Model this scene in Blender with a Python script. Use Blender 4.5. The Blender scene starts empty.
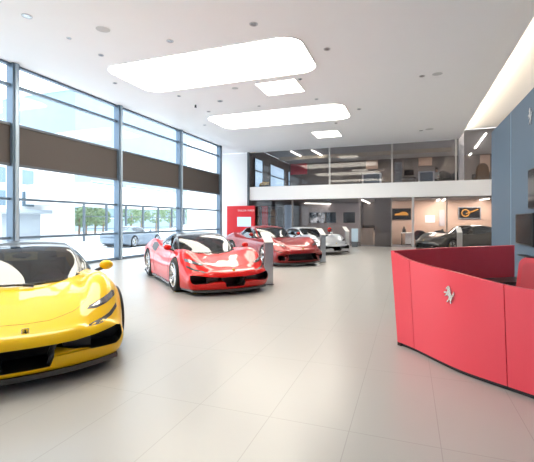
import bpy, bmesh, math, random
from mathutils import Vector, Matrix
from mathutils.bvhtree import BVHTree
random.seed(7)
C = bpy.context.scene.collection
PI = math.pi
R = math.radians

# ------------------------------------------------------------------ camera
H, F, CX, HY = 1.47, 389.0, 267.0, 221.0
YAW = R(20.05)
SN, CS = math.sin(YAW), math.cos(YAW)
def ray(px, py):
    u, v = (px - CX) / F, (py - HY) / F
    return Vector((-SN + CS * u, CS + SN * u, -v))
def on_z(px, py, z):
    d = ray(px, py); return d * ((z - H) / d.z) + Vector((0, 0, H))
def on_y(px, py, Y):
    d = ray(px, py); return d * (Y / d.y) + Vector((0, 0, H))
def on_x(px, py, X):
    d = ray(px, py); return d * (X / d.x) + Vector((0, 0, H))

cam = bpy.data.cameras.new('camera')
co = bpy.data.objects.new('camera', cam); C.objects.link(co)
co.location = (0, 0, H); co.rotation_euler = (PI / 2, 0, YAW)
cam.sensor_width = 36; cam.lens = 36 * F / 534; cam.shift_y = -(231 - HY) / 534
cam.clip_end = 500
bpy.context.scene.camera = co

# ------------------------------------------------------------------ materials
MATS = {}
def mat(name, col, rough=.5, metal=0, coat=0, spec=.5, emit=None, es=0, noise=0, nscale=20, bump=0, flake=0):
    if name in MATS: return MATS[name]
    m = bpy.data.materials.new(name); m.use_nodes = True
    nt = m.node_tree; b = nt.nodes['Principled BSDF']
    b.inputs['Base Color'].default_value = (*col, 1)
    b.inputs['Roughness'].default_value = rough
    b.inputs['Metallic'].default_value = metal
    b.inputs['Coat Weight'].default_value = coat
    b.inputs['Coat Roughness'].default_value = .03
    b.inputs['Specular IOR Level'].default_value = spec
    if emit:
        b.inputs['Emission Color'].default_value = (*emit, 1); b.inputs['Emission Strength'].default_value = es
    if noise or bump:
        tc = nt.nodes.new('ShaderNodeTexCoord'); nz = nt.nodes.new('ShaderNodeTexNoise')
        nz.inputs['Scale'].default_value = nscale; nz.inputs['Detail'].default_value = 4
        nt.links.new(tc.outputs['Object'], nz.inputs['Vector'])
        if noise:
            mr = nt.nodes.new('ShaderNodeMapRange'); mr.inputs[3].default_value = 1 - noise; mr.inputs[4].default_value = 1 + noise
            mx = nt.nodes.new('ShaderNodeMix'); mx.data_type = 'RGBA'; mx.blend_type = 'MULTIPLY'; mx.inputs[0].default_value = 1
            nt.links.new(nz.outputs['Fac'], mr.inputs[0]); mx.inputs[6].default_value = (*col, 1)
            nt.links.new(mr.outputs[0], mx.inputs[7]); nt.links.new(mx.outputs[2], b.inputs['Base Color'])
        if bump:
            bp = nt.nodes.new('ShaderNodeBump'); bp.inputs['Strength'].default_value = bump; bp.inputs['Distance'].default_value = .01
            nt.links.new(nz.outputs['Fac'], bp.inputs['Height']); nt.links.new(bp.outputs[0], b.inputs['Normal'])
    MATS[name] = m
    return m
def glass(name, tint, gloss=1.45, rough=0.0, extra=0.0):
    m = bpy.data.materials.new(name); m.use_nodes = True
    nt = m.node_tree; nt.nodes.clear()
    o = nt.nodes.new('ShaderNodeOutputMaterial'); mx = nt.nodes.new('ShaderNodeMixShader')
    t = nt.nodes.new('ShaderNodeBsdfTransparent'); t.inputs[0].default_value = (*tint, 1)
    g = nt.nodes.new('ShaderNodeBsdfGlossy'); g.inputs['Roughness'].default_value = rough
    # reflection grows with the grazing angle (Schlick), the same on both faces of the pane
    f = nt.nodes.new('ShaderNodeLayerWeight'); f.inputs['Blend'].default_value = .5
    pw = nt.nodes.new('ShaderNodeMath'); pw.operation = 'POWER'; pw.inputs[1].default_value = 5
    nt.links.new(f.outputs['Facing'], pw.inputs[0])
    f0 = ((gloss - 1) / (gloss + 1)) ** 2 + extra
    ad = nt.nodes.new('ShaderNodeMath'); ad.operation = 'MULTIPLY_ADD'; ad.inputs[1].default_value = (1 - f0) * .8; ad.inputs[2].default_value = f0
    nt.links.new(pw.outputs[0], ad.inputs[0])
    nt.links.new(ad.outputs[0], mx.inputs[0]); nt.links.new(t.outputs[0], mx.inputs[1]); nt.links.new(g.outputs[0], mx.inputs[2])
    nt.links.new(mx.outputs[0], o.inputs[0])
    MATS[name] = m
    return m
def emis(name, col, s):
    m = bpy.data.materials.new(name); m.use_nodes = True
    nt = m.node_tree; nt.nodes.clear()
    o = nt.nodes.new('ShaderNodeOutputMaterial'); e = nt.nodes.new('ShaderNodeEmission')
    e.inputs[0].default_value = (*col, 1); e.inputs[1].default_value = s
    nt.links.new(e.outputs[0], o.inputs[0]); MATS[name] = m
    return m

M = dict(
    white=mat('white_paint', (.90, .90, .91), .6, noise=.015, nscale=3),
    ceiling=mat('ceiling_paint', (.93, .93, .94), .7, noise=.01, nscale=2),
    blue=mat('blue_grey_wall', (.085, .132, .19), .55, noise=.02, nscale=4),
    red_lac=mat('red_lacquer', (.82, .066, .098), .34, coat=.25, noise=.02, nscale=3),
    redpanel=mat('red_panel', (.72, .02, .03), .4),
    steel=mat('brushed_steel', (.55, .56, .58), .32, .9, noise=.05, nscale=60),
    frame=mat('window_frame_grey', (.115, .165, .225), .4, .3),
    framed=mat('dark_frame_grey', (.085, .10, .12), .4, .3),
    band=mat('brown_blind', (.060, .050, .046), .7, noise=.05, nscale=40),
    black=mat('black_plastic', (.012, .012, .013), .4),
    carbon=mat('carbon_black', (.02, .02, .022), .3, coat=.6),
    rubber=mat('tyre_rubber', (.018, .018, .019), .75),
    rim=mat('silver_rim', (.62, .63, .65), .25, .9),
    darkrim=mat('dark_rim', (.12, .12, .13), .3, .8),
    silver=mat('silver_trim', (.75, .75, .76), .25, .8),
    leather=mat('dark_leather', (.03, .03, .033), .5, bump=.2, nscale=200),
    redleather=mat('red_leather', (.55, .03, .05), .45, bump=.15, nscale=120),
    tan=mat('tan_leather', (.22, .13, .075), .5, bump=.15, nscale=120),
    greyfab=mat('grey_fabric', (.10, .10, .11), .8, bump=.3, nscale=150),
    screen=mat('dark_screen', (.012, .014, .018), .12),
    bluescreen=mat('lit_screen', (.1, .2, .3), .2, emit=(.45, .62, .8), es=.8),
    wood=mat('oak_wood', (.45, .32, .22), .5, noise=.2, nscale=8),
    taupe=mat('taupe_panel', (.20, .175, .165), .6, noise=.06, nscale=6),
    taupedk=mat('dark_taupe_panel', (.10, .09, .088), .6, noise=.06, nscale=6),
    peach=mat('peach_wall', (.60, .43, .34), .7, noise=.03, nscale=5),
    rose=mat('pale_rose_wall', (.52, .47, .48), .7, noise=.03, nscale=5),
    carpet=mat('grey_carpet', (.16, .16, .175), .9, noise=.15, nscale=60),
    mezzdark=mat('mezzanine_wall_taupe', (.17, .15, .14), .8, noise=.05, nscale=5),
    chrome=mat('chrome', (.8, .8, .82), .1, 1),
    orange=mat('amber_print', (.75, .36, .06), .5),
    yellowobj=mat('golden_yellow', (.7, .38, .03), .5),
    conc=mat('pale_paving', (.84, .84, .84), .9, noise=.08, nscale=2),
    rend=mat('white_render', (.85, .85, .85), .9, noise=.03, nscale=1),
    bluebld=mat('blue_grey_cladding', (.20, .27, .34), .5, noise=.15, nscale=.6),
    leaf=mat('green_leaves', (.17, .235, .13), .8, noise=.35, nscale=3),
    bark=mat('bark', (.20, .14, .10), .9, noise=.3, nscale=10),
    flower=mat('yellow_flowers', (.85, .55, .08), .7),
    skin=mat('skin', (.55, .34, .26), .5), hair=mat('dark_hair', (.03, .022, .018), .6),
    shirt=mat('white_shirt', (.75, .75, .76), .8),
    glass=glass('clear_glass', (.93, .96, .98), 1.35),
    cabglass=glass('partition_glass', (.82, .82, .84), 1.38),
    carglass=glass('car_glass', (.42, .46, .50), 1.6, extra=.04),
    extglass=mat('exterior_window_glass', (.13, .19, .24), .4),
    lampglass=glass('lamp_lens', (.75, .77, .8), 1.6, extra=.12),
    panel_light=emis('ceiling_panel_light', (1, .925, .79), 6.2),
    strip=emis('strip_light', (1, .93, .82), 9.0),
    cove=emis('cove_light', (1, .83, .60), 24.0),
    dl=emis('downlight_lamp', (1, .93, .85), 6.0),
)
def paint(name, col, metal=0.0, rough=.35):
    return mat(name, col, rough, metal, coat=.7, spec=.12)

# floor : large pale tiles laid along the room
def floor_mat():
    m = bpy.data.materials.new('pale_floor_tiles'); m.use_nodes = True
    nt = m.node_tree; b = nt.nodes['Principled BSDF']
    tc = nt.nodes.new('ShaderNodeTexCoord'); mp = nt.nodes.new('ShaderNodeMapping')
    mp.inputs['Rotation'].default_value = (0, 0, R(90)); mp.inputs['Location'].default_value = (.31, -.196, 0)
    br = nt.nodes.new('ShaderNodeTexBrick')
    br.offset = 0; br.inputs['Scale'].default_value = 1
    br.inputs['Brick Width'].default_value = 1.22; br.inputs['Row Height'].default_value = .59
    br.inputs['Mortar Size'].default_value = .0032; br.inputs['Mortar Smooth'].default_value = .3
    br.inputs['Color1'].default_value = (.378, .372, .36, 1); br.inputs['Color2'].default_value = (.385, .379, .367, 1)
    br.inputs['Mortar'].default_value = (.29, .28, .27, 1)
    nz = nt.nodes.new('ShaderNodeTexNoise'); nz.inputs['Scale'].default_value = .7; nz.inputs['Detail'].default_value = 5
    mr = nt.nodes.new('ShaderNodeMapRange'); mr.inputs[3].default_value = .97; mr.inputs[4].default_value = 1.03
    mx = nt.nodes.new('ShaderNodeMix'); mx.data_type = 'RGBA'; mx.blend_type = 'MULTIPLY'; mx.inputs[0].default_value = 1
    nt.links.new(tc.outputs['Object'], mp.inputs[0]); nt.links.new(mp.outputs[0], br.inputs['Vector'])
    nt.links.new(tc.outputs['Object'], nz.inputs['Vector']); nt.links.new(nz.outputs['Fac'], mr.inputs[0])
    nt.links.new(br.outputs['Color'], mx.inputs[6]); nt.links.new(mr.outputs[0], mx.inputs[7])
    nt.links.new(mx.outputs[2], b.inputs['Base Color'])
    b.inputs['Roughness'].default_value = .28; b.inputs['Specular IOR Level'].default_value = .45
    return m
M['floor'] = floor_mat()

# ------------------------------------------------------------------ object helpers
def link(name, me, parent=None):
    o = bpy.data.objects.new(name, me); C.objects.link(o)
    if parent: o.parent = parent
    return o
def obj(name, bm, m, parent=None, smooth=None, loc=None, rotz=0):
    me = bpy.data.meshes.new(name)
    bmesh.ops.recalc_face_normals(bm, faces=bm.faces)
    bm.to_mesh(me); bm.free()
    for k in (m if isinstance(m, (list, tuple)) else [m]): me.materials.append(k)
    if smooth:
        for p in me.polygons: p.use_smooth = True
        me.set_sharp_from_angle(angle=R(smooth))
    o = link(name, me, parent)
    if loc is not None: o.location = loc
    o.rotation_euler.z = rotz
    return o
def tag(o, label, cat, group=None, kind=None):
    o['label'] = label; o['category'] = cat
    if group: o['group'] = group
    if kind: o['kind'] = kind
    return o
def thing(name, label, cat, loc=(0, 0, 0), rotz=0, group=None):
    o = bpy.data.objects.new(name, None); C.objects.link(o); o.empty_display_size = .1
    o.location = loc; o.rotation_euler = (0, 0, rotz)
    return tag(o, label, cat, group)
def struct(o):
    o['kind'] = 'structure'; return o
def sroot(name, loc=(0, 0, 0)):
    o = bpy.data.objects.new(name, None); C.objects.link(o); o.location = loc; o['kind'] = 'structure'
    return o
def BM(): return bmesh.new()
def box(bm, x0, x1, y0, y1, z0, z1, bev=0, seg=2, rot=None):
    g = bmesh.ops.create_cube(bm, size=1)
    vs = g['verts']
    mtx = Matrix.Translation(((x0 + x1) / 2, (y0 + y1) / 2, (z0 + z1) / 2)) @ Matrix.Diagonal((abs(x1 - x0), abs(y1 - y0), abs(z1 - z0), 1))
    if rot: mtx = rot @ mtx
    bmesh.ops.transform(bm, matrix=mtx, verts=vs)
    if bev:
        es = list({e for v in vs for e in v.link_edges})
        bmesh.ops.bevel(bm, geom=es, offset=bev, segments=seg, affect='EDGES', profile=.5)
    return bm
def cyl(bm, p0, p1, r0, r1=None, n=16):
    r1 = r0 if r1 is None else r1
    p0, p1 = Vector(p0), Vector(p1); d = p1 - p0
    q = Vector((0, 0, 1)).rotation_difference(d.normalized()).to_matrix().to_4x4()
    bmesh.ops.create_cone(bm, cap_ends=True, segments=n, radius1=r0, radius2=r1, depth=d.length,
                          matrix=Matrix.Translation((p0 + p1) / 2) @ q)
    return bm
def tube(bm, pts, r, n=8, closed=False):
    pts = [Vector(p) for p in pts]; rings = []
    N = len(pts)
    for i, p in enumerate(pts):
        a = pts[(i - 1) % N] if (closed or i > 0) else p
        b = pts[(i + 1) % N] if (closed or i < N - 1) else p
        t = (b - a).normalized()
        ref = Vector((0, 0, 1)) if abs(t.z) < .9 else Vector((1, 0, 0))
        u = t.cross(ref).normalized(); v = t.cross(u)
        rr = r[i] if isinstance(r, (list, tuple)) else r
        rings.append([bm.verts.new(p + (u * math.cos(2 * PI * k / n) + v * math.sin(2 * PI * k / n)) * rr) for k in range(n)])
    for i in range(N if closed else N - 1):
        A, B = rings[i], rings[(i + 1) % N]
        for k in range(n): bm.faces.new((A[k], A[(k + 1) % n], B[(k + 1) % n], B[k]))
    if not closed:
        bm.faces.new(rings[0]); bm.faces.new(rings[-1])
    return bm
def lathe(bm, prof, n=32, mtx=None, cap=True):
    rings = []
    for (r, z) in prof:
        rings.append([bm.verts.new((r * math.cos(2 * PI * k / n), r * math.sin(2 * PI * k / n), z)) for k in range(n)])
    for A, B in zip(rings, rings[1:]):
        for k in range(n): bm.faces.new((A[k], A[(k + 1) % n], B[(k + 1) % n], B[k]))
    if cap:
        bm.faces.new(rings[0]); bm.faces.new(rings[-1])
    if mtx is not None: bmesh.ops.transform(bm, matrix=mtx, verts=[v for r_ in rings for v in r_])
    return bm
def prism(bm, poly, h, mtx=None):
    """polygon in local xy extruded along +z by h"""
    a = [bm.verts.new((p[0], p[1], 0)) for p in poly]; b = [bm.verts.new((p[0], p[1], h)) for p in poly]
    n = len(poly)
    bm.faces.new(a[::-1]); bm.faces.new(b)
    for k in range(n): bm.faces.new((a[k], a[(k + 1) % n], b[(k + 1) % n], b[k]))
    if mtx is not None: bmesh.ops.transform(bm, matrix=mtx, verts=a + b)
    return bm
def rrect(x0, x1, y0, y1, r, n=6):
    out = []
    for cx, cy, a0 in ((x1 - r, y1 - r, 0), (x0 + r, y1 - r, 90), (x0 + r, y0 + r, 180), (x1 - r, y0 + r, 270)):
        for k in range(n + 1):
            a = R(a0 + 90 * k / n); out.append((cx + r * math.cos(a), cy + r * math.sin(a)))
    return out
def ball(bm, c, r, sc=(1, 1, 1), seg=16, rings=10):
    bmesh.ops.create_uvsphere(bm, u_segments=seg, v_segments=rings, radius=r,
                              matrix=Matrix.Translation(c) @ Matrix.Diagonal((*sc, 1)))
    return bm
HORSE = [(-.02, 1.0), (.06, .97), (.12, .88), (.15, .78), (.18, .66), (.20, .56), (.24, .47), (.30, .52), (.37, .60), (.40, .73), (.47, .62),
         (.42, .48), (.33, .40), (.29, .36), (.27, .28), (.20, .20), (.17, .10), (.20, .03), (.12, 0), (.08, .05), (.08, .15), (.08, .22),
         (0, .20), (-.08, .12), (-.16, .05), (-.24, .04), (-.22, .10), (-.14, .16), (-.06, .26), (-.02, .34), (-.08, .42), (-.12, .46),
         (-.24, .42), (-.34, .36), (-.38, .41), (-.28, .48), (-.20, .52), (-.34, .56), (-.44, .52), (-.47, .58), (-.36, .64), (-.20, .64),
         (-.12, .68), (-.10, .76), (-.16, .78), (-.24, .76), (-.27, .81), (-.18, .88), (-.10, .95)]
HORSE = [(x * .8, y) for x, y in HORSE]

# ------------------------------------------------------------------ cars
def spl(keys):
    xs = [k[0] for k in keys]; ys = [k[1] for k in keys]; n = len(xs)
    if xs[0] > xs[-1]: xs, ys = xs[::-1], ys[::-1]
    m = []
    for i in range(n):
        if i == 0: m.append((ys[1] - ys[0]) / (xs[1] - xs[0]))
        elif i == n - 1: m.append((ys[-1] - ys[-2]) / (xs[-1] - xs[-2]))
        else:
            a = (ys[i] - ys[i - 1]) / (xs[i] - xs[i - 1]); b = (ys[i + 1] - ys[i]) / (xs[i + 1] - xs[i])
            m.append(0 if a * b < 0 else (a + b) / 2)
    def f(x):
        if x <= xs[0]: return ys[0]
        if x >= xs[-1]: return ys[-1]
        i = 0
        while x > xs[i + 1]: i += 1
        h = xs[i + 1] - xs[i]; t = (x - xs[i]) / h
        return ((2 * t**3 - 3 * t**2 + 1) * ys[i] + (t**3 - 2 * t**2 + t) * h * m[i] + (-2 * t**3 + 3 * t**2) * ys[i + 1] + (t**3 - t**2) * h * m[i + 1])
    return f
def crom(P, n):
    out = []; k = len(P)
    for i in range(k - 1):
        p0 = P[i - 1] if i > 0 else (2 * P[0][0] - P[1][0], 2 * P[0][1] - P[1][1])
        p1, p2 = P[i], P[i + 1]
        p3 = P[i + 2] if i + 2 < k else (2 * P[-1][0] - P[-2][0], 2 * P[-1][1] - P[-2][1])
        for j in range(n):
            t = j / n
            out.append(tuple(.5 * (2 * p1[c] + (p2[c] - p0[c]) * t + (2 * p0[c] - 5 * p1[c] + 4 * p2[c] - p3[c]) * t * t + (3 * p1[c] - p0[c] - 3 * p2[c] + p3[c]) * t**3) for c in (0, 1)))
    out.append(P[-1])
    return out
def sm(a, b, x):
    t = min(1, max(0, (x - a) / (b - a))); return t * t * (3 - 2 * t)

MID = dict(
    w=[(-2.30, .93), (-2.1, .96), (-1.8, .985), (-1.35, 1.0), (-.8, .965), (-.2, .945), (.4, .955), (.9, .965), (1.3, .975), (1.7, .955), (2.05, .915), (2.25, .885)],
    zb=[(-2.30, .26), (-2.0, .16), (-1.2, .11), (2.0, .11), (2.25, .12)],
    zc=[(-2.30, .88), (-1.8, .93), (-1.35, .93), (-.8, .88), (-.2, .80), (.4, .78), (.9, .755), (1.1, .735), (1.3, .70), (1.7, .625), (2.05, .545), (2.25, .485)],
    zf=[(-2.30, .90), (-1.8, .97), (-1.35, 1.0), (-.8, .95), (-.2, .85), (.4, .82), (.9, .85), (1.3, .875), (1.6, .845), (1.9, .735), (2.1, .62), (2.25, .50)],
    yf=[(-2.30, .66), (-1.35, .77), (-.2, .76), (.9, .76), (1.3, .765), (1.9, .75), (2.25, .66)],
    x0=2.25, tail=-2.30, zn=.33, d=.115, sweep=.33, ax=(1.30, -1.35), rw=(.345, .36),
    canz=[(1.12, .735), (.8, .90), (.5, 1.035), (.2, 1.13), (-.1, 1.178), (-.4, 1.187), (-.8, 1.15), (-1.2, 1.07), (-1.6, .965), (-1.8, .92)],
    canb=[(1.12, .64), (.8, .76), (.5, .815), (.2, .83), (-.4, .81), (-.8, .75), (-1.2, .64), (-1.8, .45)],
    canbz=[(1.12, .69), (.8, .76), (.5, .80), (.2, .81), (-.4, .84), (-.8, .88), (-1.8, .88)],
    cant=[(1.12, .60), (.8, .66), (.5, .64), (.2, .60), (-.4, .555), (-.8, .50), (-1.2, .42), (-1.8, .3)],
    can=(1.12, -1.8), roofx=.16, side=(.92, -.78), mirror=(.72, .93, .885), cabin=(-.72, .98, .60),
)
GT = dict(
    w=[(-2.28, .90), (-2.1, .95), (-1.7, .98), (-1.3, .985), (-.8, .955), (-.2, .93), (.4, .94), (.9, .955), (1.35, .97), (1.7, .96), (2.05, .94), (2.22, .92)],
    zb=[(-2.28, .28), (-2.0, .18), (-1.2, .12), (2.0, .12), (2.22, .13)],
    zc=[(-2.28, .94), (-1.8, 1.0), (-1.3, 1.0), (-.8, .95), (-.2, .88), (.4, .88), (.75, .88), (1.1, .845), (1.5, .79), (1.9, .70), (2.1, .63), (2.22, .56)],
    zf=[(-2.28, .93), (-1.8, 1.0), (-1.3, 1.02), (-.8, .96), (-.2, .88), (.4, .87), (.9, .895), (1.35, .915), (1.7, .86), (1.95, .755), (2.1, .66), (2.22, .57)],
    yf=[(-2.28, .66), (-1.35, .75), (-.2, .76), (.9, .76), (1.3, .765), (1.9, .74), (2.22, .66)],
    x0=2.22, tail=-2.28, zn=.37, d=.12, sweep=.32, ax=(1.36, -1.31), rw=(.345, .355),
    canz=[(.78, .88), (.5, 1.02), (.25, 1.14), (0, 1.235), (-.3, 1.29), (-.6, 1.29), (-1.0, 1.235), (-1.4, 1.14), (-1.8, 1.03), (-2.05, .97)],
    canb=[(.78, .66), (.5, .77), (.2, .81), (-.4, .81), (-.8, .78), (-1.2, .70), (-2.05, .5)],
    canbz=[(.78, .83), (.5, .85), (.2, .85), (-.4, .86), (-.8, .9), (-2.05, .92)],
    cant=[(.78, .62), (.5, .66), (.2, .63), (-.4, .56), (-.8, .53), (-1.2, .47), (-2.05, .35)],
    can=(.78, -2.05), roofx=-.02, side=(.62, -1.05), mirror=(.45, .97, 1.0), cabin=(-1.0, .66, .60),
)
def car_shape(S):
    f = {k: spl(S[k]) for k in ('w', 'zb', 'zc', 'zf', 'yf')}
    def half(x):
        w, zb, zc, zf, yf = (f[k](x) for k in ('w', 'zb', 'zc', 'zf', 'yf'))
        zs = zb + (zf - zb) * .80
        P = [(0, zb), (.45 * w, zb), (w - .12, zb), (w - .035, zb + .05), (w, zb + .38 * (zf - zb)), (w - .012, zb + .62 * (zf - zb)), (w - .055, zs),
             (yf + .02, zf - .008), (yf - .13, zf - .03 * 1), (.50 * w, zc + .30 * (zf - zc)), (.25 * w, zc + .03 * (zf - zc)), (0, zc)]
        return crom(P, 4)
    def warp(x, y):
        fr = S['sweep'] * (abs(y) / .95) ** 2.3 * sm(1.35, 2.3, x)
        rr = .16 * (abs(y) / .95) ** 2.5 * sm(1.6, 2.3, -x)
        return x - fr + rr
    bm = BM(); rings = []
    x0, tail = S['x0'], S['tail']
    sts = []
    for a in (78, 66, 54, 42, 30, 18, 8):
        s = math.cos(R(a)); sts.append((tail - .07 * math.sin(R(a)), tail, s, .62))
    n = 84
    for i in range(n + 1): sts.append((tail + (x0 - tail) * i / n, None, 1, 0))
    for a in (8, 18, 28, 38, 48, 58, 68, 77):
        sts.append((x0 + S['d'] * math.sin(R(a)), x0, math.cos(R(a)) ** .8, S['zn']))
    for (x, xs, s, zm) in sts:
        h = half(xs if xs is not None else x)
        if s < 1:
            h = [(y * (.93 + .07 * s), zm + (z - zm) * s) for y, z in h]
        full = h + [(-y, z) for y, z in h[-2:0:-1]]
        rings.append([bm.verts.new((warp(x, y), y, z)) for y, z in full])
    for A, B in zip(rings, rings[1:]):
        k = len(A)
        for j in range(k): bm.faces.new((A[j], A[(j + 1) % k], B[(j + 1) % k], B[j]))
    m_ = len(half(0)) - 1
    for Rg in (rings[0], rings[-1]):      # close the ends with a strip of quads
        k = len(Rg)
        bm.faces.new(Rg)
    bmesh.ops.triangulate(bm, faces=[fc for fc in bm.faces if len(fc.verts) > 4])
    bmesh.ops.recalc_face_normals(bm, faces=bm.faces)
    return bm, warp, f
def apply_bool(base_me, cut_bm, cut_mat, self_=False):
    a = bpy.data.objects.new('tmp_a', base_me); C.objects.link(a)
    cm = bpy.data.meshes.new('tmp_c'); bmesh.ops.recalc_face_normals(cut_bm, faces=cut_bm.faces); cut_bm.to_mesh(cm); cut_bm.free(); cm.materials.append(cut_mat)
    b = bpy.data.objects.new('tmp_b', cm); C.objects.link(b)
    md = a.modifiers.new('b', 'BOOLEAN'); md.operation = 'DIFFERENCE'; md.solver = 'EXACT'; md.object = b; md.use_self = self_
    try: md.material_mode = 'TRANSFER'
    except Exception: pass
    bpy.context.view_layer.update()
    dg = bpy.context.evaluated_depsgraph_get()
    me = bpy.data.meshes.new_from_object(a.evaluated_get(dg))
    bpy.data.objects.remove(a); bpy.data.objects.remove(b)
    return me
def cut_all(me, cutters, cut_mat):
    for cb in cutters:
        for k in range(3):
            c2 = cb.copy()
            out = apply_bool(me, c2, cut_mat, k > 0)
            if len(out.vertices) > .6 * len(me.vertices): me = out; break
        cb.free()
    return me
def patch(bvh, poly, axis, offset=.004, thick=.012, cuts=3, mirror=False):
    """polygon laid onto the car body along an axis and given thickness"""
    bm = BM()
    def pt(a, b):
        if axis == 'front': o, d = Vector((4, a, b)), Vector((-1, 0, 0))
        elif axis == 'top': o, d = Vector((a, b, 3)), Vector((0, 0, -1))
        else: o, d = Vector((a, 3 * axis, b)), Vector((0, -axis, 0))
        return o, d
    vs = [bm.verts.new((p[0], p[1], 0)) for p in poly]
    bm.faces.new(vs)
    bmesh.ops.triangulate(bm, faces=bm.faces[:])
    for _ in range(cuts):
        bmesh.ops.subdivide_edges(bm, edges=[e for e in bm.edges if e.calc_length() > .03], cuts=1, use_grid_fill=True)
    bmesh.ops.triangulate(bm, faces=bm.faces[:])
    bad = []
    for v in bm.verts:
        o, d = pt(v.co.x, v.co.y)
        hit = bvh.ray_cast(o, d)
        if hit[0] is None: bad.append(v); continue
        v.co = hit[0] - d * offset
    bmesh.ops.delete(bm, geom=bad, context='VERTS')
    ext = bmesh.ops.extrude_face_region(bm, geom=bm.faces[:])
    _, d = pt(0, 0)
    for e in ext['geom']:
        if isinstance(e, bmesh.types.BMVert): e.co -= d * 0
    nv = [e for e in ext['geom'] if isinstance(e, bmesh.types.BMVert)]
    for v in bm.verts:
        if v not in nv: v.co += d * thick
    return bm
def seamline(bvh, pts, axis, r=.004):
    out = []
    for i in range(len(pts) - 1):
        for k in range(8):
            t = k / 8; out.append((pts[i][0] + (pts[i + 1][0] - pts[i][0]) * t, pts[i][1] + (pts[i + 1][1] - pts[i][1]) * t))
    out.append(pts[-1]); P = []
    for a, b in out:
        if axis == 'front': o, d = Vector((4, a, b)), Vector((-1, 0, 0))
        elif axis == 'top': o, d = Vector((a, b, 3)), Vector((0, 0, -1))
        else: o, d = Vector((a, 3 * axis, b)), Vector((0, -axis, 0))
        h = bvh.ray_cast(o, d)
        if h[0] is not None: P.append(h[0])
    bm = BM()
    if len(P) > 1: tube(bm, P, r, 6)
    return bm
def wheel_parts(car, x, side, rad, rimmat):
    yc = .86 * side
    root = bpy.data.objects.new('wheel', None)
    rw = .25 if x > 0 else .29
    base = Matrix.Translation((x, side * (.985 - rw / 2), rad)) @ Matrix.Rotation(-side * PI / 2, 4, 'X')
    rr = rad * .735
    bm = BM()      # rim : barrel and ten twin spokes; local +z is outward
    hw = rw / 2
    lathe(bm, [(rr * .9, -hw + .02), (rr, -hw + .01), (rr * .93, -.02), (rr * .93, hw - .03), (rr * 1.0, hw - .004), (rr * .955, hw), (rr * .91, hw - .03), (rr * .88, -.02), (rr * .86, -hw + .02)], 40, cap=False)
    lathe(bm, [(.001, hw - .035), (.03, hw - .028), (.055, hw - .045), (.062, hw - .09)], 20)
    for k in range(5):
        for dlt in (-.16, .16):
            a = 2 * PI * k / 5 + dlt; a0 = 2 * PI * k / 5 + dlt * .35
            p0 = Vector((math.cos(a0) * .045, math.sin(a0) * .045, hw - .05)); p1 = Vector((math.cos(a) * rr * .93, math.sin(a) * rr * .93, hw - .02))
            tube(bm, [p0, (p0 + p1) / 2 + Vector((0, 0, -.005)), p1], [.021, .015, .016], 6)
    w = obj('wheel', bm, rimmat, car, 40); w.matrix_local = base
    bm = BM()
    pr = [(rr * .99, -hw + .01), (rad * .86, -hw - .002), (rad * .96, -hw + .012), (rad, -hw + .04), (rad, 0), (rad, hw - .04), (rad * .96, hw - .012), (rad * .86, hw + .002), (rr * .99, hw - .01)]
    lathe(bm, pr, 48, cap=False)
    obj('tyre', bm, M['rubber'], w, 40)
    bm = BM()
    cyl(bm, (0, 0, -.02), (0, 0, .012), rr * .76, n=32)
    obj('brake_disc', bm, M['steel'], w, 40)
    bm = BM()
    box(bm, rr * .42, rr * .8, -.09, .09, -.03, .03, .012)
    obj('brake_caliper', bm, MATS.get('caliper') or mat('caliper', (.5, .35, .02), .4), w, 40)
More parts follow.
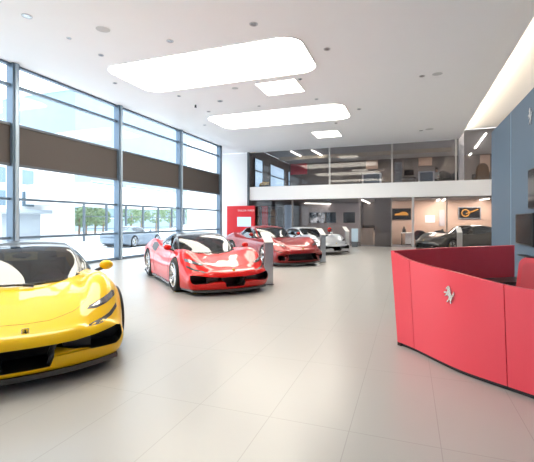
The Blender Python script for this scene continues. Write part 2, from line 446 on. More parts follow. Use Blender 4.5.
def make_car(S, label, pm, loc, head, style='sf', rimmat=None, roofblack=True, group=None):
    car = thing('sports_car', label, 'car', (loc[0], loc[1], loc[2] if len(loc) > 2 else 0), head, group)
    rimmat = rimmat or M['rim']
    bm, warp, f = car_shape(S)
    me = bpy.data.meshes.new('body'); bm.to_mesh(me); bm.free(); me.materials.append(pm)
    # wheel arches, air intakes and cabin opening
    cuts = []
    for x, rad in zip(S['ax'], S['rw']):
        for s in (-1, 1): cb = BM(); cyl(cb, (x, s * .60, rad), (x, s * 1.2, rad), rad + .032, n=40); cuts.append(cb)
    FR = Matrix(((0, 0, 1, 1.93), (1, 0, 0, 0), (0, 1, 0, 0), (0, 0, 0, 1)))   # polygon (y,z) pushed along x
    mid_ = [(-.25, .36), (.25, .36), (.185, .18), (-.185, .18)] if style == 'sf' else [(-.50, .42), (.50, .42), (.58, .20), (-.58, .20)]
    side_ = [[(.235, .365), (.5, .388), (.55, .392), (.55, .262), (.5, .27), (.235, .305)], [(.54, .390), (.79, .422), (.84, .405), (.848, .33), (.82, .27), (.78, .245), (.54, .262)]] if style == 'sf' else [(.66, .33), (.86, .37), (.88, .29), (.82, .21), (.66, .20)]
    cb = BM(); prism(cb, mid_, .8, FR); cuts.append(cb)
    for s in (-1, 1):
        for pc in ([side_] if style != 'sf' else side_):
            cb = BM(); prism(cb, [(s * a, b) for a, b in pc][::s], .8, FR); cuts.append(cb)
    c0, c1, cw = S['cabin']
    cb = BM(); box(cb, c0, c1, -cw, cw, .42, 1.3); cuts.append(cb)
    body_me = cut_all(me, cuts, M['black'])
    for p in body_me.polygons: p.use_smooth = True
    body_me.set_sharp_from_angle(angle=R(32))
    body = link('body', body_me, car)
    b2 = BM(); b2.from_mesh(body_me); bvh = BVHTree.FromBMesh(b2); b2.free()
    # underbody and splitter
    bm = BM(); out = []
    xs = [S['tail'] + .05 + (S['x0'] + S['d'] - S['tail'] - .05) * i / 40 for i in range(41)]
    for x in xs:
        if abs(x - S['ax'][0]) < .40 or abs(x - S['ax'][1]) < .42: yy = .62
        else: yy = f['w'](x) - .01
        out.append((warp(x, yy) - (.05 if x > 1.7 else 0), yy - (.05 if x > 1.7 else 0)))
    xe = xs[-1] - .05
    nose = [(warp(xe, y), y) for y in (.8, .6, .4, .2, 0)]
    half = out[:-1] + nose
    poly = half + [(x, -y) for x, y in half[::-1][1:]]
    prism(bm, poly, .045, Matrix.Translation((0, 0, .085)))
    obj('splitter', bm, M['carbon'], car)
    # cabin top
    fz, fb, fbz, ft = (spl(S[k]) for k in ('canz', 'canb', 'canbz', 'cant'))
    cx1, cx0 = S['can']
    NX, rows = 44, []
    def cansec(x):
        zc, yb, zb, yt = fz(x), fb(x), fbz(x), ft(x)
        yt = min(yt, yb - .02); ze = zc - .055 - .02 * sm(.0, .6, x); ze = max(ze, zb + .02)
        side = [(yb, zb), (yb - .25 * (yb - yt) + .012, zb + .3 * (ze - zb)), (yb - .58 * (yb - yt) + .012, zb + .68 * (ze - zb)), (yt, ze)]
        top = [(yt * .93, ze + (zc - ze) * .42), (yt * .72, ze + (zc - ze) * .72), (yt * .38, ze + (zc - ze) * .93), (0, zc)]
        return crom(side + top, 4)
    grid = []
    for i in range(NX + 1):
        x = cx1 + (cx0 - cx1) * i / NX
        h = cansec(x)
        full = h + [(-y, z) for y, z in h[-2::-1]]
        grid.append([(x - .34 * (abs(y) / .7) ** 2 * sm(.1 + S['roofx'] - .1, cx1, x), y, z) for y, z in full])
    L = len(grid[0]); hl = (L - 1) / 2
    def cls(i, j):
        x = cx1 + (cx0 - cx1) * (i + .5) / NX
        s = min(j + .5, L - 1 - (j + .5)) / hl
        left = j + .5 < hl
        if s > .50 and x > S['roofx']: return 'windscreen'
        if s < .405 and S['side'][1] < x < S['side'][0]: return 'side_window_l' if left else 'side_window_r'
        if s > .55 and x < -.62 - (0.25 if style != 'sf' else 0) and x > cx0 + .25: return 'rear_window'
        if s < .50 and x < S['side'][1]: return 'haunch'
        return 'roof'
    groups = {}
    for i in range(NX):
        for j in range(L - 1): groups.setdefault(cls(i, j), []).append((i, j))
    for g, cells in groups.items():
        bm = BM(); vm = {}
        def V(i, j):
            if (i, j) not in vm: vm[(i, j)] = bm.verts.new(grid[i][j])
            return vm[(i, j)]
        for i, j in cells: bm.faces.new((V(i, j), V(i, j + 1), V(i + 1, j + 1), V(i + 1, j)))
        bmesh.ops.recalc_face_normals(bm, faces=bm.faces)
        cen = sum((v.co for v in bm.verts), Vector()) / len(bm.verts)
        fc = bm.faces[len(bm.faces) // 2]
        if fc.normal.dot(fc.calc_center_median() - Vector((0, 0, .6))) < 0: bmesh.ops.reverse_faces(bm, faces=bm.faces)
        gl = g.startswith(('wind', 'side', 'rear'))
        bmesh.ops.solidify(bm, geom=bm.faces[:], thickness=.012 if not gl else .004)
        nm = 'side_window' if g.startswith('side') else g
        mm = M['carglass'] if gl else (M['carbon'] if (roofblack and g == 'roof') else pm)
        o = obj(nm, bm, mm, car, 45)
        if g == 'roof' and roofblack: o['label'] = 'black roof and pillars'
    # lamps
    for s in (-1, 1):
        if style == 'sf':
            hp = [(.53, .588), (.56, .615), (.70, .668), (.82, .712), (.85, .70), (.85, .66), (.74, .62), (.62, .59)]
            sl = [(.50, .462), (.60, .492), (.74, .53), (.845, .585), (.85, .55), (.76, .50), (.62, .468)]
        else:
            hp = [(.50, .655), (.56, .685), (.72, .735), (.86, .775), (.885, .75), (.87, .70), (.72, .665), (.58, .645)]
            sl = [(.68, .46), (.80, .50), (.88, .55), (.885, .52), (.80, .47)]
        hp = [(s * a, b) for a, b in hp]; sl = [(s * a, b) for a, b in sl]
        hl_ = obj('headlight', patch(bvh, hp, 'front', .003, .03), M['black'], car, 40)
        inn = [(s * .57, .607 + (.066 if style != 'sf' else 0))] + [(a * .985, b * .992) for a, b in hp[2:6]] + [(s * .74, hp[6][1] + .012)]
        obj('headlight_lens', patch(bvh, inn, 'front', .008, .01), M['lampglass'] if style != 'sf' else mat('lamp_grey', (.22, .23, .25), .15, .6, coat=1), hl_, 40)
        obj('headlight_duct', patch(bvh, sl, 'front', .003, .03), M['black'], car, 40)
        # door shut line, side intake
        zs = [(.78, .20), (.82, .45), (.74, .72), (.70, .80)] if style == 'sf' else [(.72, .22), (.76, .5), (.68, .80)]
        sb = seamline(bvh, zs, s); obj('door_seam', sb, M['black'], car)
        zs = [(-.62, .22), (-.72, .5), (-.66, .82)] if style == 'sf' else [(-.75, .22), (-.82, .5), (-.7, .86)]
        sb = seamline(bvh, zs, s); obj('door_seam', sb, M['black'], car)
        hs = seamline(bvh, [(1.80, s * .60), (1.98, s * .42), (2.08, s * .2), (2.10, 0)], 'top', .002)
        obj('bonnet_seam', hs, M['black'], car)
        if style == 'sf':
            ip = [(-.60, .72), (-.58, .86), (-.85, .93), (-1.10, .93), (-1.02, .80), (-.8, .72)]
            obj('side_intake', patch(bvh, ip, s, .003, .03), M['black'], car, 40)
        # mirror
        mx_, my_, mz_ = S['mirror']
        bm = BM(); ball(bm, (mx_, s * (my_ + .02), mz_), .088, (.62, 1.0, .72))
        for v in bm.verts:
            if v.co.x < mx_ - .03: v.co.x = mx_ - .03
        mo = obj('mirror', bm, pm, car, 45)
        bm = BM(); tube(bm, [(mx_ + .02, s * (my_ - .20), mz_ - .13), (mx_ + .01, s * (my_ - .1), mz_ - .06), (mx_, s * my_, mz_ - .03)], [.03, .022, .025], 8)
        obj('mirror_stalk', bm, M['carbon'], mo, 45)
        for x, rad in zip(S['ax'], S['rw']): wheel_parts(car, x, s, rad, rimmat)
        if style == 'sf':     # vanes beside the middle intake
            bm = BM()
            xx = warp(S['x0'] + .03, .3)
            prism(bm, [(s * .235, .365), (s * .255, .365), (s * .205, .178), (s * .165, .178)][::s], .16, Matrix(((0, 0, 1, xx - .20), (1, 0, 0, 0), (0, 1, 0, 0), (0, 0, 0, 1))))
            obj('intake_vane', bm, mat('vane_grey', (.10, .10, .11), .25, .5, coat=1), car)
            bm = BM()
            prism(bm, [(s * .30, .35), (s * .54, .355), (s * .54, .262), (s * .30, .295)][::s], .05, Matrix(((0, 0, 1, warp(S['x0'], .5) - .06), (1, 0, 0, 0), (0, 1, 0, 0), (0, 0, 0, 1))))
            obj('sensor_cover', bm, mat('sensor_grey', (.035, .035, .038), .3), car)
    if style != 'sf':       # body coloured grille mesh with fine bars
        bm = BM()
        for k in range(9): tube(bm, [(warp(S['x0'] + .03, .5) - .04, -.5, .22 + .023 * k), (S['x0'] + .04, 0, .22 + .023 * k), (warp(S['x0'] + .03, .5) - .04, .5, .22 + .023 * k)], .004, 6)
        obj('grille', bm, M['darkrim'], car)
    # badge on the nose
    zb_ = .485 if style == 'sf' else .56
    h = bvh.ray_cast(Vector((4, 0, zb_)), Vector((-1, 0, 0)))
    if h[0] is not None:
        q = Matrix.Translation(h[0] - Vector((.008, 0, 0))) @ Matrix.Rotation(R(62 if style == 'sf' else 70), 4, 'Y')
        bm = BM(); prism(bm, rrect(-.038, .038, -.029, .029, .012, 4), .014, q); bo = obj('badge', bm, M['silver'], car)
        bm = BM(); prism(bm, rrect(-.033, .033, -.024, .024, .01, 4), .017, q); obj('badge_field', bm, mat('badge_yellow', (.9, .62, .02), .3), bo)
        bm = BM(); prism(bm, [((.5 - y) * .05, x * .05) for x, y in HORSE], .019, q); obj('badge_emblem', bm, M['black'], bo)
    # wiper, dashboard, seats, steering wheel
    bm = BM()
    def wz(x, y): return fz(x) 
    cw1 = cx1 + .035
    pts = [(cw1 - .34 * (abs(y) / .7) ** 2 + .0, y, fz(cx1) + .022 + abs(y) * .02) for y in (-.56, -.4, -.2, 0, .2, .4, .5)]
    tube(bm, pts, .012, 8); tube(bm, [pts[3], (cw1 + .02, .1, fz(cx1) + .01)], .016, 8)
    obj('wiper', bm, M['black'], car)
    bm = BM(); xd = c1 - .32
    box(bm, xd - .10, xd + .30, -.56, .56, .50, fz(cx1) + .0, .06, 3); ball(bm, (xd + .02, .30, fz(cx1)), .17, (.9, 1.2, .45))
    obj('dashboard', bm, M['leather'], car, 45)
    bm = BM(); sw = Matrix.Translation((xd - .22, .30, fz(cx1) - .0)) @ Matrix.Rotation(R(-68), 4, 'Y')
    ringp = [sw @ Vector((math.cos(2 * PI * k / 24) * .17, math.sin(2 * PI * k / 24) * .17, 0)) for k in range(24)]
    tube(bm, ringp, .015, 8, closed=True)
    for a in (0, 150, 210): tube(bm, [sw @ Vector((0, 0, 0)), sw @ Vector((math.cos(R(a + 90)) * .165, math.sin(R(a + 90)) * .165, 0))], .016, 6)
    cyl(bm, sw @ Vector((0, 0, -.2)), sw @ Vector((0, 0, .02)), .045)
    obj('steering_wheel', bm, M['leather'], car, 45)
    for s in (-1, 1):
        bm = BM(); xs_ = xd - .78
        box(bm, xs_ + .02, xs_ + .5, s * .32 - .23, s * .32 + .23, .43, .56, .05, 3)
        box(bm, -.07, .07, s * .32 - .22, s * .32 + .22, 0, .42, .05, 3, Matrix.Translation((xs_ + .02, 0, .5)) @ Matrix.Rotation(R(-20), 4, 'Y'))
        box(bm, -.05, .05, s * .32 - .12, s * .32 + .12, .40, .56, .04, 3, Matrix.Translation((xs_ + .02, 0, .5)) @ Matrix.Rotation(R(-18), 4, 'Y'))
        obj('seat', bm, M['leather'], car, 45)
    if True:
        bm = BM(); ball(bm, (S['roofx'] + .12, 0, fz(S['roofx'] + .12) - .09), .06, (.35, 1.8, .55)); cyl(bm, (S['roofx'] + .12, 0, fz(S['roofx'] + .12) - .09), (S['roofx'] + .10, 0, fz(S['roofx'] + .10) - .005), .012)
        obj('rear_view_mirror', bm, M['black'], car, 45)
    return car

def place(nose, head, S):
    n = S['x0'] + S['d']; return (nose[0] - math.cos(head) * n, nose[1] - math.sin(head) * n, 0)
P_yel = paint('yellow_paint', (.86, .53, .004)); P_red = paint('bright_red_paint', (.62, .010, .008))
P_dkr = paint('deep_red_metallic', (.22, .010, .012), .25); P_sil = paint('silver_metallic', (.46, .49, .53), .6, .3)
P_gun = paint('gunmetal_metallic', (.06, .057, .054), .5, .3); P_wht = paint('white_car_paint', (.6, .63, .67))
make_car(MID, 'bright yellow sports car at the front of the row, nose to the camera', P_yel, place((-3.07, 2.41), R(-37), MID), R(-37))
make_car(MID, 'bright red sports car with black roof, second in the row after the yellow one', P_red, (-4.95, 8.56), R(-42))
make_car(GT, 'deep red grand tourer behind the bright red car, beside the middle info stand', P_dkr, place((-3.13, 12.16), R(-41), GT), R(-41), 'gt', roofblack=False)
make_car(MID, 'silver sports car at the far end of the row near the glass wall', P_sil, place((-2.87, 16.8), R(-41), MID), R(-41), 'sf', roofblack=False)
make_car(GT, 'gunmetal grey coupe parked on the far side of the red reception desk', P_gun, (2.5, 20.9), R(213), 'gt', M['darkrim'], roofblack=False)

# ------------------------------------------------------------------ room shell
XW, XR, YB, YF, ZC = -10.44, 7.0, 23.03, -9.0, 5.86      # window wall, far right wall, glass wall, wall behind, ceiling
XL, ZC2, YE = 2.44, 6.33, 32.0                            # cove lip, cove ceiling, end of the rooms behind the glass
ZF0, ZF1 = 2.80, 3.64                                     # mezzanine fascia
XP, YP, ZP = 2.40, 13.7, 4.21                             # free standing blue partition
bm = BM(); box(bm, XW - .15, XR, YF, YB + .06, -.2, 0); struct(obj('floor', bm, M['floor']))
bm = BM(); box(bm, XW - .15, XL, YF, YB - .02, ZC, ZC + .35); struct(obj('ceiling', bm, M['ceiling']))
bm = BM(); box(bm, XL - .4, XR, YF, YB - .02, ZC2 + .01, ZC2 + .2); struct(obj('ceiling_cove', bm, M['ceiling']))
bm = BM(); box(bm, XL - .25, XL - .03, YF, YB - .02, ZC + .36, ZC2); struct(obj('trim_1', bm, M['ceiling']))
bm = BM(); box(bm, XL + .005, XL + .05, YF + .1, YB - .1, ZC + .06, ZC + .13); o = obj('cove_lighting', bm, M['cove']); struct(o)
bm = BM(); box(bm, XL, XL + .09, YF, YB - .02, ZC, ZC + .045); struct(obj('trim_2', bm, M['ceiling']))
bm = BM(); box(bm, XR, XR + .2, YF, YE, -.2, ZC2 + .2); struct(obj('wall_right', bm, M['white']))
bm = BM(); box(bm, XW - .15, XR, YF - .2, YF, -.2, ZC2 + .2); struct(obj('wall_front', bm, M['white']))
# white returns where the window wall ends
XN = XW - 2.0
bm = BM(); box(bm, XN - .15, XN, 22.8, YB + .2, 0, ZC); box(bm, XN - .15, XN, 20.5, 22.8, 0, .3); box(bm, XN - .15, XN, 20.5, 22.8, 5.5, ZC); struct(obj('wall_left', bm, M['white']))
w = sroot('window_20', (XN - .08, 20.5, 0))  # unseen window, added to let sky light onto the back wall
bm = BM(); box(bm, -.004, .004, 0, 2.3, .3, 5.5); struct(obj('pane', bm, M['glass'], w))  # pane of the added, unseen window
for z in (.3, 2.0, 3.7, 5.45):
    bm = BM(); box(bm, -.05, .05, 0, 2.3, z, z + .06); struct(obj('transom', bm, M['frame'], w))
bm = BM(); box(bm, XN - .15, XW - .12, 20.42, 20.5, 0, ZC); struct(obj('wall_return', bm, M['white']))
bm = BM(); box(bm, XN - .15, XW - .151, 20.42, YB + .06, -.2, 0); struct(obj('floor_recess', bm, M['floor']))
bm = BM(); box(bm, XN - .15, XW - .151, 20.42, YB - .02, ZC, ZC + .35); struct(obj('ceiling_recess', bm, M['ceiling']))
xg = on_y(249.5, 200, YB).x            # where the glass wall starts
bm = BM(); box(bm, XN - .15, xg - .12, YB, YB + .2, 0, ZC); struct(obj('wall_back', bm, M['white']))

# blue partition beside the reception
bm = BM(); box(bm, XP, XP + .28, -4.0, YP, 0, ZP, .006, 1)
struct(obj('wall_reception', bm, M['blue']))
ys = on_x(511, 150, XP).y
bm = BM(); box(bm, XP - .006, XP + .004, ys - .02, ys + .02, 0, ZP - .002); struct(obj('trim_3', bm, mat('blue_trim', (.26, .37, .47), .4)))

# window wall: one window per bay
posts = [7.79 + 4.2 * k for k in range(-4, 4)]
zt = [(.995, .07), (2.085, .07), (5.25, .08)]
n = 0
for a, b in zip(posts, posts[1:]):
    n += 1
    w = sroot('window_%d' % n, (XW, a, 0))
    bm = BM(); box(bm, -.10, .16, -.10, .10, 0, ZC + .05, .008, 1); struct(obj('post', bm, M['frame'], w))
    bm = BM(); box(bm, .16, .20, -.05, .05, 0, ZC, .005, 1); struct(obj('post_cover', bm, mat('frame_light', (.34, .43, .52), .35, .3), w))
    for z, t in zt:
        bm = BM(); box(bm, -.06, .06, .09, 4.11, z - t / 2, z + t / 2); struct(obj('transom', bm, M['frame'], w))
    bm = BM(); box(bm, -.08, .08, .09, 4.11, 0, .09); struct(obj('sill', bm, M['frame'], w))
    bm = BM(); box(bm, -.08, .06, .09, 4.11, ZC - .06, ZC + .02); struct(obj('transom', bm, M['frame'], w))
    bm = BM(); box(bm, -.03, .05, .09, 4.11, 3.07, 4.13); struct(obj('blind_panel', bm, M['band'], w))
    for z in (3.04, 4.16):
        bm = BM(); box(bm, -.06, .08, .09, 4.11, z - .035, z + .035); struct(obj('transom', bm, M['framed'], w))
    bm = BM(); box(bm, -.045, -.038, .09, 4.11, .09, ZC); struct(obj('pane', bm, M['glass'], w))
w = sroot('window_%d' % (n + 1), (XW, posts[-1], 0))
bm = BM(); box(bm, -.10, .16, -.10, .10, 0, ZC + .05, .008, 1); struct(obj('post', bm, M['frame'], w))

# ------------------------------------------------------------------ glass wall and mezzanine
XG1 = XR
bm = BM(); box(bm, xg, XG1, YB, YB + .25, ZF0, ZF1, .01, 1); struct(obj('trim_4', bm, M['white']))           # fascia
bm = BM(); box(bm, xg - .12, xg + .02, YB - .1, YB + .1, 0, ZC, .006, 1); struct(obj('trim_5', bm, M['framed']))   # dark post at its end
bm = BM(); box(bm, xg, XG1, YB + .25, YE, ZF0 + .05, ZF1 - .25); struct(obj('floor_mezzanine', bm, M['carpet']))
bm = BM(); box(bm, xg - 3.2, XG1, YB + .06, YE, -.2, -.005); struct(obj('floor_rooms', bm, M['carpet']))
bm = BM(); box(bm, xg, XG1, YB + .15, YE, ZC2 + .0, ZC2 + .15); struct(obj('ceiling_mezzanine', bm, mat('mezz_ceiling', (.66, .65, .64), .8)))
bm = BM(); box(bm, xg, XL - .3, YB - .01, YB + .12, ZC - .02, ZC2 + .1); struct(obj('trim_6', bm, M['ceiling']))   # head above upper glass
bm = BM(); box(bm, xg - 3.2, XG1, YE, YE + .2, -.2, ZC2 + .2); struct(obj('wall_rooms', bm, M['rose']))
bm = BM(); box(bm, xg, XG1, YE - .06, YE, ZF1 - .25, ZC2); struct(obj('wall_mezzanine', bm, M['mezzdark']))
bm = BM(); box(bm, xg - .2, xg - .02, YB + .2, YE, ZF0, ZC2); struct(obj('wall_mezzanine_left', bm, M['mezzdark']))
bm = BM(); box(bm, xg - 3.3, xg - 3.1, YB + .2, YE, 0, ZF0 + .1); struct(obj('wall_rooms_left', bm, M['white']))
bm = BM(); box(bm, xg - 3.2, xg, YB + .2, YE, ZF0 - .0, ZF0 + .1); struct(obj('ceiling_rooms_left', bm, M['white']))
bm = BM(); box(bm, xg, XG1, YB + .25, YE, ZF0 - .04, ZF0 + .049); struct(obj('ceiling_rooms', bm, mat('room_ceiling', (.42, .40, .40), .8)))
k = n + 2
upper = [xg + .02, on_y(329.5, 170, YB).x, on_y(392, 165, YB).x, on_y(456, 165, YB).x, on_y(490, 165, YB).x + .5, XG1]
for i, (a, b) in enumerate(zip(upper, upper[1:])):
    w = sroot('window_%d' % k, (a, YB, ZF1)); k += 1
    bm = BM(); box(bm, .02, b - a - .02, .05, .065, .0, (ZC if b < XL else ZC2) - ZF1 - .02); struct(obj('pane', bm, M['cabglass'], w))
    if 0 < i < 5:
        ww = (.02, .05, .035, .03, .03)[i]
        bm = BM(); box(bm, -ww / 2 - .02, ww / 2 + .02, .02, .10, 0, ZC2 - ZF1); struct(obj('post', bm, mat('post_pale', (.50, .49, .48), .5), w))
lower = [xg + .02, on_y(292, 220, YB).x, on_y(360, 220, YB).x, on_y(391.5, 220, YB).x, on_y(413, 220, YB).x, on_y(447, 220, YB).x, XG1]
for i, (a, b) in enumerate(zip(lower, lower[1:])):
    w = sroot('window_%d' % k, (a, YB, 0)); k += 1
    bm = BM(); box(bm, .02, b - a - .02, .08, .095, .02, ZF0); struct(obj('pane', bm, M['cabglass'], w))
    if i:
        ww = .06 if i != 4 else .12
        bm = BM(); box(bm, -ww / 2, ww / 2, .04, .14, 0, ZF0); struct(obj('post', bm, M['steel'] if i == 4 else M['taupe'], w))

bm = BM(); box(bm, xg + .3, XL + .2, 28.2, 28.45, 6.08, 6.33); struct(obj('trim_8', bm, mat('cream_bulkhead', (.70, .62, .50), .6)))
# white column behind the upper glass
pc = on_y(461, 160, YB + .55)
bm = BM(); box(bm, pc.x - .12, pc.x + .14, YB + .4, YB + .7, ZF1 - .25, ZC2, .01, 1); struct(obj('trim_7', bm, M['white']))
# lower room partitions
p0, p1 = on_y(375, 220, YB + .5), on_y(391, 220, YB + .5)
bm = BM(); box(bm, p0.x, p1.x, YB + .3, YB + .4, 0, ZF0 - .05); struct(obj('wall_partition', bm, M['taupe']))
p0, p1 = on_y(392, 220, YB + 3), on_y(491, 220, YB + 3)
bm = BM(); box(bm, p0.x - .2, XG1, YB + 3.0, YB + 3.1, 0, ZF0 - .05); struct(obj('wall_gallery', bm, M['peach']))
p0 = on_y(363, 220, YB + 5)
bm = BM(); box(bm, p0.x, p0.x + 2.6, YB + 5, YB + 5.1, 0, ZF0 - .05); struct(obj('wall_office', bm, M['taupe']))
a0, a1 = on_y(300, 220, YB + 5.0), on_y(360, 220, YB + 5.0)
bm = BM(); box(bm, a0.x, a1.x, YB + 5.0, YB + 5.1, 0, ZF0 - .05); struct(obj('wall_screens', bm, M['rose']))
p0, p1 = on_y(268, 220, YB + 2.2), on_y(284, 220, YB + 2.2)

# ------------------------------------------------------------------ ceiling lights
def panel(x0, x1, y0, y1, r, label, group=None):
    t = thing('ceiling_light', label, 'ceiling light', ((x0 + x1) / 2, (y0 + y1) / 2, ZC))
    hx, hy = (x1 - x0) / 2, (y1 - y0) / 2
    bm = BM(); prism(bm, rrect(-hx, hx, -hy, hy, r, 10), .03, Matrix.Translation((0, 0, -.03))); obj('diffuser', bm, M['panel_light'], t)
    bm = BM(); a = rrect(-hx - .012, hx + .012, -hy - .012, hy + .012, r + .012, 10); b = rrect(-hx - .001, hx + .001, -hy - .001, hy + .001, r, 10)
    for i in range(len(a)):
        j = (i + 1) % len(a)
        for z0, z1 in ((-.034, -.034),):
            v = [bm.verts.new((*a[i], -.034)), bm.verts.new((*a[j], -.034)), bm.verts.new((*b[j], -.034)), bm.verts.new((*b[i], -.034))]
            u = [bm.verts.new((*a[i], 0)), bm.verts.new((*a[j], 0)), bm.verts.new((*b[j], 0)), bm.verts.new((*b[i], 0))]
            bm.faces.new(v); bm.faces.new((v[0], v[1], u[1], u[0])); bm.faces.new((v[2], v[3], u[3], u[2]))
    bmesh.ops.remove_doubles(bm, verts=bm.verts, dist=1e-5)
    obj('edge_frame', bm, M['white'], t)
panel(-8.25, -2.45, 8.78, 11.12, .5, 'large rounded luminous ceiling panel, the nearer and bigger one above the red cars')
panel(-8.1, -2.3, 14.45, 16.75, .5, 'large rounded luminous ceiling panel, the farther one nearer the mezzanine')
panel(-4.6, -3.3, 11.5, 12.72, .03, 'small square ceiling panel between the two large luminous panels')
panel(-4.5, -3.25, 18.75, 20.1, .03, 'small square ceiling panel closest to the mezzanine glass')
panel(-8.25, -2.45, 2.6, 4.95, .5, 'large rounded luminous ceiling panel overhead, above the yellow car')

DL = [((27, 16), .10, 'round ceiling downlight with a bright ring, nearest the top left corner'),
      ((69, 38), .055, 'small ceiling downlight next to the bright ringed downlight'),
      ((101, 55), .07, 'ceiling downlight just off the near left tip of the large luminous panel'),
      ((170, 41), .08, 'ceiling downlight above the left half of the large luminous panel'),
      ((253.6, 24), .09, 'ceiling downlight above the right half of the large luminous panel'),
      ((327, 49), .08, 'ceiling downlight to the right of the large luminous panel'),
      ((115, 83), .065, 'ceiling downlight below the left end of the large luminous panel, near the windows'),
      ((179, 96), .065, 'ceiling downlight below the lower left corner of the large luminous panel'),
      ((220, 101), .10, 'wide ring shaped ceiling fitting between the two large luminous panels'),
      ((208.6, 111.5), .07, 'ceiling downlight just left of the farther large luminous panel'),
      ((259, 106), .06, 'ceiling downlight directly above the farther large luminous panel'),
      ((300, 79), .06, 'ceiling downlight at the top right corner of the small square panel'),
      ((316.5, 99), .065, 'ceiling downlight right of the small square panel'),
      ((359, 109), .08, 'ceiling downlight right of the farther large luminous panel'),
      ((336, 123), .07, 'ceiling downlight above the far small square panel'),
      ((204.6, 125), .07, 'ceiling downlight left of and below the farther luminous panel'),
      ((422, 76), .08, 'ceiling downlight beside the oval speaker in the middle of the right ceiling'),
      ((421, 130.6), .09, 'ceiling downlight close to the mezzanine head on the right')]
for (px, py), r, lab in DL:
    p = on_z(px, py, ZC)
    t = thing('downlight', lab, 'downlight', (p.x, p.y, ZC))
    bm = BM(); lathe(bm, [(r * .72, 0), (r * .72, -.006), (r, -.014), (r * 1.08, -.008), (r * 1.08, 0)], 28, cap=False); obj('ring', bm, M['steel'], t, 40)
    bm = BM(); lathe(bm, [(.001, -.002), (r * .70, -.002), (r * .70, -.008), (.001, -.008)], 28); obj('lamp', bm, M['lampglass'], t)
for (px, py), r, lab in [((103, 29), .17, 'pale grey round ceiling loudspeaker near the top left of the large panel'),
                         ((235, 88), .12, 'pale round ceiling loudspeaker in the strip between the two large panels'),
                         ((437.4, 73.7), .16, 'pale round ceiling loudspeaker on the right part of the ceiling'),
                         ((429.4, 129), .2, 'pale round ceiling loudspeaker closest to the mezzanine')]:
    p = on_z(px, py, ZC)
    t = thing('ceiling_speaker', lab, 'loudspeaker', (p.x, p.y, ZC))
    bm = BM(); lathe(bm, [(r * .9, 0), (r * .92, -.012), (r, -.008), (r, 0)], 32, cap=False); obj('ring', bm, M['white'], t, 40)
    bm = BM(); lathe(bm, [(.001, -.010), (r * .6, -.012), (r * .91, -.006), (r * .91, -.001), (.001, -.001)], 32); obj('grille', bm, mat('speaker_cloth', (.58, .58, .58), .8), t)
p = on_z(195.6, 105, ZC)
bm = BM(); cyl(bm, (0, 0, -.05), (0, 0, 0), .035); cyl(bm, (0, 0, -.09), (0, 0, -.05), .05, .03)
tag(obj('smoke_detector', bm, M['black'], loc=(p.x, p.y, ZC)), 'tiny dark sensor hanging from the ceiling between the two large panels', 'detector')

# ------------------------------------------------------------------ info stands
def stand(px, py, label, rz, hgt=(.98, 1.20)):
    p = on_z(px, py, 0)
    t = thing('info_stand', label, 'info stand', (p.x, p.y, 0), rz, 'brushed steel info stands beside the cars')
    # local +x is the reading side
    bm = BM()
    prism(bm, [(.04, 0), (.12, 0), (.12, hgt[0] - .012), (.04, hgt[0] + .06)], .21, Matrix(((1, 0, 0, 0), (0, 0, 1, -.105), (0, 1, 0, 0), (0, 0, 0, 1))))
    bmesh.ops.bevel(bm, geom=bm.edges[:], offset=.006, segments=2, affect='EDGES'); obj('body', bm, M['steel'], t, 30)
    bm = BM()
    prism(bm, [(.125, hgt[0] - .012), (.125, hgt[0] + .004), (-.155, hgt[1] + .004), (-.155, hgt[1] - .012)], .22, Matrix(((1, 0, 0, 0), (0, 0, 1, -.11), (0, 1, 0, 0), (0, 0, 0, 1))))
    obj('sloped_top', bm, mat('info_plate', (.72, .72, .72), .35), t)
    bm = BM(); box(bm, -.06, .14, -.12, .12, 0, .012); obj('foot_plate', bm, M['black'], t)
stand(267, 284, 'brushed steel info stand beside the bright red car nose, nearest of the row', R(-45))
stand(321.5, 262, 'brushed steel info stand at the nose of the deep red car', R(-45))
stand(346, 252, 'brushed steel info stand at the nose of the silver car', R(-45))
stand(459, 255, 'brushed steel info stand in front of the gunmetal car by the glass wall', R(-80))

# ------------------------------------------------------------------ reception desk
def g(px, py):
    p = on_z(px, py, 0); return Vector((p.x, p.y))
fp = [g(397.5, 345), g(405, 348.5), g(414.3, 352), g(434, 361), g(458, 374.2), g(482, 384), g(506, 390.6), g(534, 400.3)]
d = (fp[-1] - fp[-2]).normalized()
fp += [fp[-1] + d * .5, fp[-1] + d * 1.1]
fh = [1.118, 1.065, 1.03, 1.0, .975, .945, .922, .91, .91, .91]
